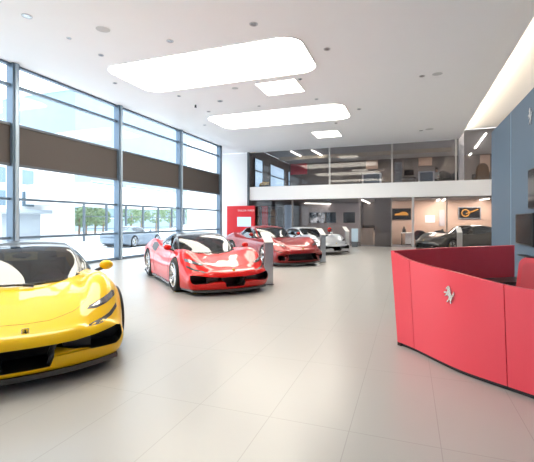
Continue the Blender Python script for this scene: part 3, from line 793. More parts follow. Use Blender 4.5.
# fair the front line with a smooth curve
def fair(P, n):
    return [Vector(q) for q in crom([tuple(p) for p in P], n)]
fpts = fair([fp[0], fp[2], fp[4] * .5 + (fp[3] + fp[5]) * .25, fp[6], fp[7], fp[8], fp[9]], 6)
def arclen(P):
    L = [0]
    for a, b in zip(P, P[1:]): L.append(L[-1] + (b - a).length)
    return L
La = arclen(fp); hk = spl(list(zip(La, fh))); Lf = arclen(fpts)
desk = thing('reception_desk', 'red lacquered V shaped reception desk with silver horse emblem', 'desk', (fp[0].x, fp[0].y, 0))
org = Vector((fp[0].x, fp[0].y))
def wallstrip(P, hs, offs, th, z0=.04, inside=1):
    """upright panel following plan points, leaning outwards; thickness th to the inner side"""
    bm = BM(); rows = []
    for i, p in enumerate(P):
        a = P[max(0, i - 1)]; b = P[min(len(P) - 1, i + 1)]
        t = (b - a).normalized(); nn = Vector((t.y, -t.x)) * inside * -1      # outward
        if offs[i] is not None and isinstance(offs[i], Vector): lean = offs[i]
        else: lean = nn * offs[i]
        q = p - org
        top = q + lean; inb = q - nn * th; int_ = top - nn * th
        h = hs[i]
        rows.append([bm.verts.new((q.x, q.y, z0)), bm.verts.new((top.x, top.y, h)), bm.verts.new((int_.x, int_.y, h)), bm.verts.new((inb.x, inb.y, z0))])
    for A, B in zip(rows, rows[1:]):
        for k in range(4): bm.faces.new((A[k], A[(k + 1) % 4], B[(k + 1) % 4], B[k]))
    bm.faces.new(rows[0]); bm.faces.new(rows[-1])
    return bm
seam1, seam2 = (fp[2] - fp[0]).length, La[6]
def cutrange(l0, l1):
    P, hs = [], []
    def at(l):
        for i in range(len(Lf) - 1):
            if l <= Lf[i + 1]:
                t = (l - Lf[i]) / (Lf[i + 1] - Lf[i]); return fpts[i].lerp(fpts[i + 1], t)
        return fpts[-1]
    n = max(3, int((l1 - l0) / .06))
    for k in range(n + 1):
        l = l0 + (l1 - l0) * k / n; P.append(at(l)); hs.append(hk(l))
    return P, hs
gap = .004
end = Lf[-1]
for nm, l0, l1 in (('front_panel', 0.0, seam1 - gap), ('front_panel', seam1 + gap, seam2 - gap), ('front_panel', seam2 + gap, end)):
    P, hs = cutrange(l0, l1)
    lean = []
    for i in range(len(P)):
        l = l0 + (l1 - l0) * i / (len(P) - 1); s = max(0, 1 - l / .5)
        lean.append(Vector((-.035 - .04 * s, -.035 + .02 * s)))
    bm = wallstrip(P, hs, lean, .045, inside=-1)
    obj(nm, bm, M['red_lac'], desk, 35)
P, hs = cutrange(0.02, end - .02)
bm = wallstrip([p + Vector((.035, .035)) for p in P], [h - .03 for h in hs], [Vector((-.03, -.03))] * len(P), .01, z0=.0, inside=-1)
obj('seam_backing', bm, M['carbon'], desk, 35)
P, hs = cutrange(0.0, end)
bm = wallstrip([p + Vector((.02, .02)) for p in P], [.045] * len(P), [Vector((0, 0))] * len(P), .05, z0=0, inside=-1)
obj('plinth', bm, M['black'], desk, 35)
be = Vector((1.29, 6.02)); b0 = fp[0]
bpl = [b0.lerp(be, k / 10) + Vector((-.05, .05)) * math.sin(PI * k / 10) for k in range(11)]
bsplit = 4
for nm, ks in (('back_panel', range(0, bsplit + 1)), ('back_panel', range(bsplit, 11))):
    P = [bpl[k] for k in ks]
    if ks[0] > 0: P[0] = P[0].lerp(P[1], .02)
    hs = [1.118 + .03 * k / 10 for k in ks]
    bm = wallstrip(P, hs, [Vector((-.075 * (1 - k / 10), 0)) for k in ks], .05, inside=1)
    obj(nm, bm, M['red_lac'], desk, 35)
bm = wallstrip(bpl, [.045] * 11, [Vector((0, 0))] * 11, .05, z0=0, inside=1); obj('plinth', bm, M['black'], desk)
# worktop inside
wt = [bpl[k] + Vector((.05, -.065)) for k in (1, 3, 6, 10)]
inn = [q + Vector((.22, -.28)) for q in reversed(wt)]
poly = [(p - org) for p in wt + inn]
bm = BM(); prism(bm, [(p.x, p.y) for p in poly], .035, Matrix.Translation((0, 0, .70))); obj('worktop', bm, mat('dark_worktop', (.05, .035, .03), .35), desk)
bm = BM(); q = be - org; box(bm, q.x - .16, q.x + .22, q.y - .36, q.y - .12, .02, .70); obj('drawer_unit', bm, M['taupedk'], desk)
# horse emblem on the front
hp = on_z(450.5, 371, 0)
best = min(range(len(fpts)), key=lambda i: (fpts[i] - Vector((hp.x, hp.y))).length)
P0 = fpts[best]; tg = (fpts[best + 1] - fpts[best - 1]).normalized()
nrm = Vector((tg.y, -tg.x))
if nrm.y > 0: nrm = -nrm
tt = ray(449.5, 294.5); 
# intersect view ray with the leaning panel plane
pl = Vector((P0.x, P0.y, 0)); 
up = (Vector((-.035, -.035, hk(Lf[best]))) ).normalized()
tv = Vector((tg.x, tg.y, 0)); nv = tv.cross(up).normalized()
if nv.y > 0: nv = -nv
k_ = (pl - Vector((0, 0, H))).dot(nv) / tt.dot(nv); hc = Vector((0, 0, H)) + tt * k_
rt = up.cross(nv).normalized()
mx = Matrix((( rt.x, up.x, nv.x, hc.x - org.x), (rt.y, up.y, nv.y, hc.y - org.y), (rt.z, up.z, nv.z, hc.z), (0, 0, 0, 1))) @ Matrix.Translation((0, 0, -.004))
S_ = .175
bm = BM(); prism(bm, [(x * S_, (y - .5) * S_) for x, y in HORSE], .014, mx)
o = obj('horse_emblem', bm, M['silver'], desk); o['label'] = 'silver rearing horse emblem'

# red office chair behind the desk
ch = thing('office_chair', 'red leather office chair inside the reception desk', 'chair', (1.12, 4.80, 0), R(-140))
bm = BM()      # local -x is the back of the seat
box(bm, -.24, .26, -.26, .26, .43, .52, .04, 3); obj('seat', bm, M['redleather'], ch, 40)
bm = BM(); mb = Matrix.Translation((-.25, 0, .50)) @ Matrix.Rotation(R(-10), 4, 'Y')
prism(bm, rrect(-.27, .27, 0, .56, .09, 8), .07, mb @ Matrix(((0, 0, 1, -.035), (1, 0, 0, 0), (0, 1, 0, 0), (0, 0, 0, 1))))
bmesh.ops.bevel(bm, geom=[e for e in bm.edges if e.is_manifold and e.calc_face_angle(0) > .8], offset=.018, segments=2, affect='EDGES')
br = obj('backrest', bm, M['redleather'], ch, 50)
bm = BM(); prism(bm, rrect(-.20, .20, .06, .50, .07, 8), .016, mb @ Matrix(((0, 0, 1, .032), (1, 0, 0, 0), (0, 1, 0, 0), (0, 0, 0, 1))))
obj('padding', bm, mat('red_fabric', (.50, .06, .08), .8, bump=.3, nscale=200), br)
for s in (-1, 1):
    bm = BM(); tube(bm, [(-.15, s * .29, .46), (-.12, s * .31, .66), (.1, s * .31, .68), (.16, s * .31, .66)], .018); obj('armrest', bm, M['black'], ch, 40)
bm = BM(); cyl(bm, (0, 0, .12), (0, 0, .43), .03); obj('post', bm, M['steel'], ch, 40)
for k in range(5):
    a = 2 * PI * k / 5
    bm = BM(); tube(bm, [(0, 0, .12), (.28 * math.cos(a), .28 * math.sin(a), .075)], [.03, .02]); lg = obj('leg', bm, M['steel'], ch, 40)
    bm = BM(); cyl(bm, (.28 * math.cos(a) - .02 * math.sin(a), .28 * math.sin(a) + .02 * math.cos(a), .03), (.28 * math.cos(a) + .02 * math.sin(a), .28 * math.sin(a) - .02 * math.cos(a), .03), .03)
    obj('caster', bm, M['black'], lg, 40)

# screens and emblem on the blue partition
def wallscreen(name, label, y0, y1, z0, z1):
    t = thing(name, label, 'screen', (XP, (y0 + y1) / 2, (z0 + z1) / 2))
    hy, hz = (y1 - y0) / 2, (z1 - z0) / 2
    bm = BM(); box(bm, -.06, 0, -hy, hy, -hz, hz, .006, 1); obj('casing', bm, M['black'], t)
    bm = BM(); box(bm, -.064, -.06, -hy + .02, hy - .02, -hz + .03, hz - .02); obj('display', bm, M['screen'], t)
a = on_x(518.5, 214, XP); zb = on_x(518.5, 243.5, XP).z
wallscreen('wall_screen', 'black wall mounted screen on the blue wall just above the reception desk', a.y - 1.32, a.y, zb, a.z)
a = on_x(531.2, 170, XP); zb = on_x(531.2, 209, XP).z
wallscreen('wall_screen', 'black wall mounted screen higher up on the blue wall at the picture edge', a.y - .9, a.y, zb, a.z)
a = on_x(526, 255, XP)
t = thing('wall_shelf', 'small dark shelf on the blue wall below the lower screen', 'shelf', (XP, a.y - .35, a.z))
bm = BM(); box(bm, -.16, 0, -.35, .35, -.012, .012, .004, 1); obj('board', bm, M['black'], t)
for s in (-1, 1):
    bm = BM(); prism(bm, [(0, -.012), (-.12, -.012), (0, -.09)], .02, Matrix(((1, 0, 0, 0), (0, 0, 1, s * .25 - .01), (0, 1, 0, 0), (0, 0, 0, 1)))); obj('bracket', bm, M['black'], t)
a = on_x(531.5, 116, XP)
bm = BM(); prism(bm, [(-x * .36, (y - .5) * .36) for x, y in HORSE], .03, Matrix(((0, 0, -1, -.002), (1, 0, 0, 0), (0, 1, 0, 0), (0, 0, 0, 1))))
tag(obj('wall_emblem', bm, M['silver'], loc=(XP, a.y, a.z)), 'silver rearing horse emblem high on the blue wall', 'emblem')

# ------------------------------------------------------------------ red display wall at the far left corner
a, b = on_y(227, 205, YB - .25), on_y(254.5, 205, YB - .25)
zt_ = on_y(238, 206, YB - .25).z
t = thing('display_wall', 'free standing red display wall in front of the white back wall', 'display wall', ((a.x + b.x) / 2, YB - .25, 0))
hw = (b.x - a.x) / 2
bm = BM(); box(bm, -hw, hw, 0, .12, 0, zt_, .006, 1); obj('panel', bm, M['redpanel'], t)
s0, s1 = on_y(237.3, 217, YB - .27), on_y(246.5, 226.5, YB - .27)
bm = BM(); box(bm, s0.x - t.location.x, s1.x - t.location.x + .3, -.03, 0, s1.z, s0.z); o = obj('screen', bm, M['bluescreen'], t); o['label'] = 'pale blue lit screen'
cu = bpy.data.curves.new('lettering', 'FONT'); cu.body = 'TAILOR MADE'; cu.size = .17; cu.extrude = .004; cu.align_x = 'LEFT'; cu.space_character = 1.1
tmp = bpy.data.objects.new('tmp_txt', cu); C.objects.link(tmp); bpy.context.view_layer.update()
me = bpy.data.meshes.new_from_object(tmp.evaluated_get(bpy.context.evaluated_depsgraph_get())); bpy.data.objects.remove(tmp)
me.materials.clear(); me.materials.append(mat('white_letters', (.85, .85, .85), .5))
lt = link('lettering', me, t); lp = on_y(237.5, 211.5, YB - .27); lt.location = (lp.x - t.location.x, -.006, lp.z); lt.rotation_euler = (PI / 2, 0, 0)
a, b = on_y(261, 206, YB + .95), on_y(267.5, 206, YB + .95)
bm = BM(); box(bm, a.x, b.x, YB + .95, YB + 1.07, 0, a.z, .005, 1); tag(obj('display_wall', bm, M['redpanel']), 'narrow red display panel just behind the lower glass wall', 'display panel')
# low dark sofa by the red wall
p = on_z(231, 238.5, 0)
t = thing('sofa', 'low dark lounge sofa in the corner by the red display wall', 'sofa', (p.x + .1, p.y + .2, 0), R(-10))
bm = BM(); box(bm, -.75, .75, -.38, .38, .10, .42, .05, 3); obj('seat', bm, M['greyfab'], t, 40)
bm = BM(); box(bm, -.75, .75, .22, .40, .40, .72, .06, 3); obj('backrest', bm, M['greyfab'], t, 40)
for s in (-1, 1):
    bm = BM(); box(bm, s * .75 - .09, s * .75 + .09, -.38, .38, .10, .56, .05, 3); obj('armrest', bm, M['greyfab'], t, 40)
    for q in (-.3, .3):
        bm = BM(); cyl(bm, (s * .68, q, 0), (s * .68, q, .11), .02, .025); obj('leg', bm, M['steel'], t)

# ------------------------------------------------------------------ rooms behind the lower glass
def merch(px0, px1, dy, label, m, rows):
    a, b = on_y(px0, 220, YB + dy), on_y(px1, 220, YB + dy)
    w = b.x - a.x
    t = thing('display_cabinet', label, 'cabinet', ((a.x + b.x) / 2, YB + dy, 0))
    bm = BM(); box(bm, -w / 2, w / 2, .32, .36, 0, 2.4); obj('back_board', bm, m, t)
    for s in (-1, 1):
        bm = BM(); box(bm, s * w / 2 - .025, s * w / 2 + .025, 0, .36, 0, 2.4); obj('side_board', bm, M['taupedk'], t)
    for k in range(rows):
        bm = BM(); z = .1 + k * 2.2 / (rows - 1); box(bm, -w / 2 + .025, w / 2 - .025, 0, .32, z, z + .035); obj('shelf', bm, M['taupedk'], t)
    return t, w
merch(254.8, 259.6, .5, 'narrow brown display cabinet just right of the dark post', M['wood'], 5)
t1, w1 = merch(268.5, 275.5, .9, 'brown patterned display cabinet between the red panel and the black one', M['wood'], 5)
merch(276.3, 283.5, .9, 'black tall display cabinet behind the deep red car', M['black'], 4)
a, b = on_y(284.5, 220, YB + .8), on_y(291.5, 220, YB + .8)
bm = BM(); box(bm, a.x, b.x, YB + .8, YB + .86, 0, 2.5); tag(obj('frosted_screen', bm, mat('frosted_blue', (.28, .36, .46), .4)), 'blue grey frosted privacy screen beside the black display cabinet', 'screen')
a, b = on_y(266.8, 216.5, YB + .55), on_y(275, 222.5, YB + .55)
def tv(px0, px1, py0, py1, Y, label, m, name='wall_television'):
    a, b = on_y(px0, py0, Y), on_y(px1, py1, Y)
    t = thing(name, label, 'television', ((a.x + b.x) / 2, Y, (a.z + b.z) / 2))
    hx, hz = (b.x - a.x) / 2, (a.z - b.z) / 2
    bm = BM(); box(bm, -hx, hx, -.05, 0, -hz, hz, .006, 1); obj('casing', bm, M['black'], t)
    bm = BM(); box(bm, -hx + .02, hx - .02, -.054, -.05, -hz + .02, hz - .02); obj('display', bm, m, t)
    return t, hx, hz
def tvmat(name, c1, c2, es):
    m = bpy.data.materials.new(name); m.use_nodes = True; nt = m.node_tree; bsd = nt.nodes['Principled BSDF']
    tc = nt.nodes.new('ShaderNodeTexCoord'); nz = nt.nodes.new('ShaderNodeTexNoise'); nz.inputs['Scale'].default_value = 2.2
    cr = nt.nodes.new('ShaderNodeValToRGB'); cr.color_ramp.elements[0].position = .45; cr.color_ramp.elements[1].position = .62
    cr.color_ramp.elements[0].color = (*c1, 1); cr.color_ramp.elements[1].color = (*c2, 1)
    nt.links.new(tc.outputs['Object'], nz.inputs[0]); nt.links.new(nz.outputs[0], cr.inputs[0]); nt.links.new(cr.outputs[0], bsd.inputs['Emission Color'])
    bsd.inputs['Emission Strength'].default_value = es; bsd.inputs['Base Color'].default_value = (.01, .01, .01, 1); bsd.inputs['Roughness'].default_value = .2
    return m
pic = tvmat('moving_picture', (.01, .01, .012), (.55, .53, .52), .7)
tv(309.5, 325.5, 212.5, 222.8, YB + 4.97, 'wide wall television showing a pale picture, first of the pair behind the silver car', pic)
tv(326, 336, 212.3, 222.6, YB + 4.97, 'darker wall television joined to the right edge of the television with the pale picture', M['screen'])
tv(343.5, 355, 212.2, 222.8, YB + 4.97, 'separate dark wall television nearest the taupe partition', M['screen'])
# helmet on a slim stand by the silver car
p = on_z(329, 246.2, 0); p = on_y(329.5, 246, YB - 1.2)
hp_ = on_y(329.5, 229.5, YB - 1.2)
t = thing('helmet_stand', 'slim dark stand carrying a red helmet behind the silver car', 'stand', (hp_.x, YB - 1.2, 0))
bm = BM(); cyl(bm, (0, 0, 0), (0, 0, .02), .18, n=24); obj('base', bm, M['black'], t, 40)
bm = BM(); cyl(bm, (0, 0, .02), (0, 0, hp_.z - .15), .02); obj('pole', bm, M['black'], t, 40)
bm = BM(); cyl(bm, (0, 0, hp_.z - .15), (0, 0, hp_.z - .13), .12, n=24); obj('plate', bm, M['black'], t, 40)
t = thing('racing_helmet', 'red racing helmet with black visor on a slim stand', 'helmet', (hp_.x, YB - 1.2, hp_.z - .13), R(-60))
bm = BM(); ball(bm, (0, 0, .12), .13, (1.1, .95, 1)); 
for v in bm.verts: v.co.z = max(v.co.z, 0)
obj('shell', bm, P_red, t, 60)
bm = BM(); ball(bm, (.025, 0, .12), .128, (1.1, .97, .42)); obj('visor', bm, M['screen'], t, 60)
# cubicle desks behind the glass
def cubicle(px0, px1, py0, dy, label, m):
    a, b = on_y(px0, py0, YB + dy), on_y(px1, py0, YB + dy)
    w = b.x - a.x; h = a.z
    t = thing('office_desk', label, 'desk', ((a.x + b.x) / 2, YB + dy, 0))
    bm = BM(); box(bm, -w / 2, w / 2, 0, .04, 0, h); obj('front_screen', bm, m, t)
    bm = BM(); box(bm, -w / 2, w / 2, .04, .8, .70, .74); obj('desktop', bm, M['wood'], t)
    for s in (-1, 1):
        bm = BM(); box(bm, s * (w / 2 - .02) - .02, s * (w / 2 - .02) + .02, .04, .8, 0, .70); obj('side_panel', bm, m, t)
    return t, w, h
def monitor(x, y, z, rz, label, name='desk_monitor', cat='monitor'):
    t = thing(name, label, cat, (x, y, z), rz)
    bm = BM(); box(bm, -.27, .27, -.02, .02, .12, .46, .006, 1); obj('display', bm, M['black'], t)
    bm = BM(); box(bm, -.03, .03, .02, .05, .01, .25); obj('neck', bm, M['black'], t)
    bm = BM(); box(bm, -.12, .12, -.08, .08, 0, .015); obj('foot', bm, M['black'], t)
deskpanel = mat('desk_panel_oak', (.50, .40, .33), .6, noise=.08, nscale=6)
t, w, h = cubicle(360.5, 373.5, 228, 1.6, 'oak panelled office desk behind the glass, left of the taupe partition', deskpanel)
monitor(t.location.x - .05, t.location.y + .4, .74, R(8), 'black computer monitor on the oak office desk left of the taupe partition')
t, w, h = cubicle(373.5, 382, 230.5, 3.0, 'oak panelled office desk further back behind the taupe partition', deskpanel)
monitor(t.location.x - .35, t.location.y + .4, .74, R(-4), 'black computer monitor on the oak desk further back by the taupe partition')
a, b = on_y(351.5, 228.5, YB - .6), on_y(358, 241, YB - .6)
t = thing('floor_sign', 'pale blue upright panel standing by the glass beside the last info stand', 'sign', ((a.x + b.x) / 2, YB - .6, 0))
bm = BM(); box(bm, (a.x - b.x) / 2, (b.x - a.x) / 2, -.03, .03, .30, a.z, .01, 2); obj('panel', bm, mat('pale_blue_panel', (.45, .58, .70), .4), t)
bm = BM(); box(bm, (a.x - b.x) / 2 + .02, (b.x - a.x) / 2 - .02, -.14, .14, 0, .30, .01, 1); obj('base', bm, M['framed'], t)

# gallery room on the right
def frame(px0, px1, py0, py1, Y, label, m, extra):
    a, b = on_y(px0, py0, Y), on_y(px1, py1, Y)
    t = thing('framed_picture', label, 'picture', ((a.x + b.x) / 2, Y, (a.z + b.z) / 2))
    hx, hz = (b.x - a.x) / 2, (a.z - b.z) / 2
    bm = BM()
    box(bm, -hx, hx, -.04, 0, hz - .06, hz); box(bm, -hx, hx, -.04, 0, -hz, -hz + .06); box(bm, -hx, -hx + .06, -.04, 0, -hz + .06, hz - .06); box(bm, hx - .06, hx, -.04, 0, -hz + .06, hz - .06)
    obj('frame', bm, m, t)
    bm = BM(); box(bm, -hx + .06, hx - .06, -.02, -.005, -hz + .06, hz - .06); obj('print', bm, M['screen'], t)
    bm = BM(); extra(bm, hx, hz); obj('motif', bm, M['orange'], t)
def carmotif(bm, hx, hz):
    prism(bm, [(-.7 * hx, -.25 * hz), (-.6 * hx, .05 * hz), (-.2 * hx, .15 * hz), (.1 * hx, .4 * hz), (.5 * hx, .35 * hz), (.72 * hx, .05 * hz), (.72 * hx, -.25 * hz)], .004, Matrix(((1, 0, 0, 0), (0, 0, -1, -.021), (0, 1, 0, 0), (0, 0, 0, 1))))
def ringmotif(bm, hx, hz):
    tube(bm, [(-.35 * hx + math.cos(2 * PI * k / 24) * .55 * hz, -.024, math.sin(2 * PI * k / 24) * .55 * hz) for k in range(24)], .035, 6, closed=True)
    tube(bm, [(-.3 * hx, -.024, -.1 * hz), (.2 * hx, -.024, .2 * hz), (.75 * hx, -.024, .6 * hz)], .03, 6)
frame(391.5, 411, 208.5, 219.5, YB + 2.98, 'dark framed car picture on the peach wall left of the steel post', M['black'], carmotif)
frame(458, 481, 207, 219, YB + 2.98, 'pale framed dark picture with an amber ring above the gunmetal car', M['silver'], ringmotif)
a, b = on_y(401, 232.5, YB + 2.3), on_y(412, 246, YB + 2.3)
t = thing('side_table', 'white side cabinet against the peach wall under the car picture', 'cabinet', ((a.x + b.x) / 2, YB + 2.3, 0))
w = b.x - a.x
bm = BM(); box(bm, -w / 2, w / 2, -.05, .5, a.z - .05, a.z, .008, 1); obj('top', bm, M['white'], t)
bm = BM(); box(bm, -w / 2 + .25, w / 2 - .03, 0, .5, .05, a.z - .05); obj('body', bm, M['rend'], t)
bm = BM(); box(bm, -w / 2 + .02, -w / 2 + .06, 0, .5, 0, a.z - .05); obj('leg', bm, M['black'], t)
bm = BM(); box(bm, -w / 2 + .3, w / 2 - .06, .02, .45, 0, .05); obj('plinth', bm, M['black'], t)
c = on_y(404, 229, YB + 2.5)
bm = BM(); lathe(bm, [(.001, 0), (.09, 0), (.11, .08), (.10, .2), (.05, .26), (.05, .34), (.065, .36), (.001, .36)], 20)
tag(obj('vase', bm, M['black'], loc=(c.x, YB + 2.5, a.z), smooth=40), 'dark vase standing on the white side cabinet', 'vase')
# visitor chairs, table and paper tray in the gallery room
def visitor_chair(x, y, z, rz, label, m, group=None, tall=.95):
    t = thing('visitor_chair', label, 'chair', (x, y, z), rz, group)
    bm = BM(); box(bm, -.25, .25, -.24, .26, .40, .50, .04, 3); obj('seat', bm, m, t, 40)
    bm = BM(); pts = []
    n = 15
    for k in range(n): 
        a_ = PI * (-.12 + 1.24 * k / (n - 1)); pts.append((a_,))
    rows = []
    for k in range(n):
        a_ = PI * (-.12 + 1.24 * k / (n - 1)); top = .62 + (tall - .62) * max(0, math.sin(a_)) ** .7
        for r_, z0, z1 in ((.30, .42, top),):
            rows.append([bm.verts.new((.30 * math.cos(a_), .26 * math.sin(a_), .42)), bm.verts.new((.33 * math.cos(a_), .33 * math.sin(a_), top)), bm.verts.new((.285 * math.cos(a_), .285 * math.sin(a_), top)), bm.verts.new((.25 * math.cos(a_), .21 * math.sin(a_), .42))])
    for A, B in zip(rows, rows[1:]):
        for k in range(4): bm.faces.new((A[k], A[(k + 1) % 4], B[(k + 1) % 4], B[k]))
    bm.faces.new(rows[0]); bm.faces.new(rows[-1])
    obj('backrest', bm, m, t, 50)
    for sx in (-1, 1):
        for sy in (-1, 1):
            bm = BM(); tube(bm, [(sx * .18, sy * .17, .41), (sx * .24, sy * .24, 0)], [.018, .013]); obj('leg', bm, M['black'], t, 40)
    return t
c = on_y(429, 232, YB + 1.8)
t = thing('meeting_table', 'pale meeting table behind the glass beside the gunmetal car', 'table', (c.x, YB + 1.8, 0))
bm = BM(); box(bm, -.8, .8, -.35, .35, .71, .74, .01, 1); obj('tabletop', bm, M['rend'], t)
for s in (-1, 1):
    for q in (-.3, .3):
        bm = BM(); cyl(bm, (s * .72, q, 0), (s * .72, q, .71), .022); obj('leg', bm, M['steel'], t)
visitor_chair(c.x - .5, YB + .95, 0, R(170), 'dark round backed chair in front of the pale meeting table, nearer the steel post', M['greyfab'])
visitor_chair(c.x + .45, YB + .95, 0, R(185), 'dark round backed chair in front of the pale meeting table, nearer the gunmetal car', M['greyfab'])
c2 = on_y(430, 219, YB + 2.94)
bm = BM(); box(bm, -.28, .28, -.03, .004, -.22, .22); tag(obj('notice_sheet', bm, M['rend'], loc=(c2.x, YB + 3.0, c2.z)), 'plain white sheet on the peach wall above the meeting table', 'sheet')
c2 = on_y(442, 218, YB + 2.94)
bm = BM(); box(bm, -.16, .16, -.05, 0, -.5, .5, .01, 1); tag(obj('wall_panel', bm, M['rose'], loc=(c2.x, YB + 3.0, c2.z)), 'upright pale panel on the peach wall right of the white sheet', 'panel')

# ------------------------------------------------------------------ mezzanine furniture
ZM = ZF1 - .25
def strip(p, q, label, z, w=.07):
    t = thing('strip_light', label, 'strip light', ((p.x + q.x) / 2, (p.y + q.y) / 2, z))
    d = Vector((q.x - p.x, q.y - p.y, 0)); L = d.length; t.rotation_euler.z = math.atan2(d.y, d.x)
    bm = BM(); box(bm, -L / 2, L / 2, -w / 2, w / 2, -.04, -.01); obj('diffuser', bm, M['strip'], t)
    bm = BM(); box(bm, -L / 2 - .01, L / 2 + .01, -w / 2 - .012, w / 2 + .012, -.01, 0); obj('housing', bm, M['white'], t)
zc_ = ZC2 - .01
for p, q, lab in [((291, 151.0), (300.5, 155.8), 'left one of the two slanting strip lights above the mezzanine brick red panel'),
                  ((312, 150.0), (321.5, 155), 'right one of the two slanting strip lights above the mezzanine red panel'),
                  ((486, 133), (475, 148), 'warm strip light on the mezzanine ceiling above the brown lounge chair'),
                  ((471, 153), (465, 161), 'short strip light farther back beside the white mezzanine column')]:
    strip(on_z(*p, zc_), on_z(*q, zc_), lab, zc_)
zl = ZF0 - .06
for p, q, lab in [((386, 200), (396, 205), 'short strip light on the lower ceiling above the dark car picture'),
                  ((437, 204), (445, 198.7), 'bright strip light over the meeting table behind the lower glass'),
                  ((432.5, 204), (439, 199), 'thin strip light left of the bright one over the meeting table'),
                  ((465, 202), (489, 198.2), 'strip light on the lower ceiling above the amber ring picture'),
                  ((361, 199), (372, 204), 'strip light on the lower ceiling over the oak office desk'),
                  ((305, 203), (332, 203.5), 'strip light on the lower ceiling before the pair of televisions')]:
    a, b = on_z(*p, zl), on_z(*q, zl)
    a.y = max(min(a.y, YE - .5), YB + .4); b.y = max(min(b.y, YE - .5), YB + .4)
    strip(a, b, lab, zl)
a, b = on_y(290.5, 163, YE - .15), on_y(307, 174, YE - .15)
t = thing('wall_art', 'brick red patterned panel on the mezzanine back wall', 'panel', ((a.x + b.x) / 2, YE - .07, (a.z + b.z) / 2))
bm = BM(); box(bm, (a.x - b.x) / 2, (b.x - a.x) / 2, -.05, 0, (b.z - a.z) / 2, (a.z - b.z) / 2); obj('board', bm, mat('brick_red', (.62, .05, .08), .7, noise=.8, nscale=14), t)
# glowing panes on the mezzanine's left wall, imitating the window wall's reflection in the glass
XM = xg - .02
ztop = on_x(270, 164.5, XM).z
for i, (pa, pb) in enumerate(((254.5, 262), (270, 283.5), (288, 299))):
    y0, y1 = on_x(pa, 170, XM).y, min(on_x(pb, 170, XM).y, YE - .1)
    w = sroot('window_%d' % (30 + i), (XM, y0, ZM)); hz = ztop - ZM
    bm = BM(); box(bm, 0, .03, 0, y1 - y0, .06, hz); struct(obj('pane', bm, mat('reflection_glow', (.1, .14, .18), .2, emit=(.50, .70, .88), es=.75), w))  # glowing pane, stands in for the window wall's reflection
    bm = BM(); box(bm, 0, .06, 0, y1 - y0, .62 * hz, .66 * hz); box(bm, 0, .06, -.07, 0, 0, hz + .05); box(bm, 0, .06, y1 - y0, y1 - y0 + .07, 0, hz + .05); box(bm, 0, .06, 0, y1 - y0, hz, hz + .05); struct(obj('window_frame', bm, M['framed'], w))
# planter with yellow flowers
c = on_y(264.5, 186, YB + .5)
t = thing('planter', 'small planter box of yellow flowers at the left end of the mezzanine', 'planter', (c.x, YB + .5, ZM))
bm = BM(); box(bm, -.32, .32, -.14, .14, 0, .38, .01, 1); obj('box', bm, M['framed'], t)
bm = BM()
for k in range(46): ball(bm, (random.uniform(-.3, .3), random.uniform(-.13, .13), random.uniform(.38, .58)), random.uniform(.03, .06), seg=8, rings=6)
o = obj('flowers', bm, M['flower'], t, 60); o['kind'] = 'stuff'
# desks and cabinets
def mez_desk(px0, px1, py, dy, label, m):
    a, b = on_y(px0, py, YB + dy), on_y(px1, py, YB + dy); w = b.x - a.x; h = a.z - ZM
    t = thing('work_desk', label, 'desk', ((a.x + b.x) / 2, YB + dy, ZM))
    bm = BM(); box(bm, -w / 2, w / 2, -.05, .75, h - .05, h, .006, 1); obj('desktop', bm, m, t)
    for s in (-1, 1):
        bm = BM(); box(bm, s * (w / 2 - .04) - .04, s * (w / 2 - .04) + .04, -.03, .72, 0, h - .05); obj('side_panel', bm, m, t)
    bm = BM(); box(bm, -w / 2 + .08, w / 2 - .08, .12, .15, .2, h - .05); obj('modesty_panel', bm, mat('grey_blue_panel', (.22, .25, .29), .6), t)
    return (a.x + b.x) / 2, YB + dy, ZM + h
dx, dyy, dz = mez_desk(418.5, 434.5, 171.5, 1.3, 'white framed desk behind the mezzanine glass beside the seated person', M['white'])
mez_desk(362, 381, 173.5, 1.4, 'white desk in the mezzanine left of the pale post', M['white'])
a, b = on_y(394.5, 162, YB + 1.2), on_y(402, 181, YB + 1.2)
t = thing('tall_cabinet', 'tall grey cabinet right of the pale mezzanine post', 'cabinet', ((a.x + b.x) / 2, YB + 1.2, ZM))
hw = (b.x - a.x) / 2; hh = a.z - ZM
bm = BM(); box(bm, -hw, hw, 0, .5, 0, hh, .008, 1); obj('body', bm, mat('cabinet_grey', (.24, .25, .27), .5), t)
for k in range(3):
    bm = BM(); box(bm, -hw + .02, hw - .02, -.02, 0, .04 + k * hh / 3, (k + 1) * hh / 3 - .01); dr = obj('drawer', bm, mat('cabinet_grey2', (.28, .29, .31), .5), t)
    bm = BM(); box(bm, -.1, .1, -.04, -.02, (k + .8) * hh / 3, (k + .8) * hh / 3 + .02); obj('handle', bm, M['steel'], dr)
monitor(on_y(409, 170, YB + 2.2).x, YB + 2.2, ZM + .74, R(6), 'computer monitor on the grey mezzanine desk right of the tall cabinet')
t = thing('work_desk', 'dark grey desk in the mezzanine right of the tall cabinet', 'desk', (on_y(407.5, 170, YB + 2.2).x, YB + 2.2, ZM))
bm = BM(); box(bm, -.5, .5, -.35, .4, .70, .74, .006, 1); obj('desktop', bm, M['taupe'], t)
for s in (-1, 1):
    bm = BM(); box(bm, s * .46 - .03, s * .46 + .03, -.3, .36, 0, .70); obj('side_panel', bm, M['taupe'], t)
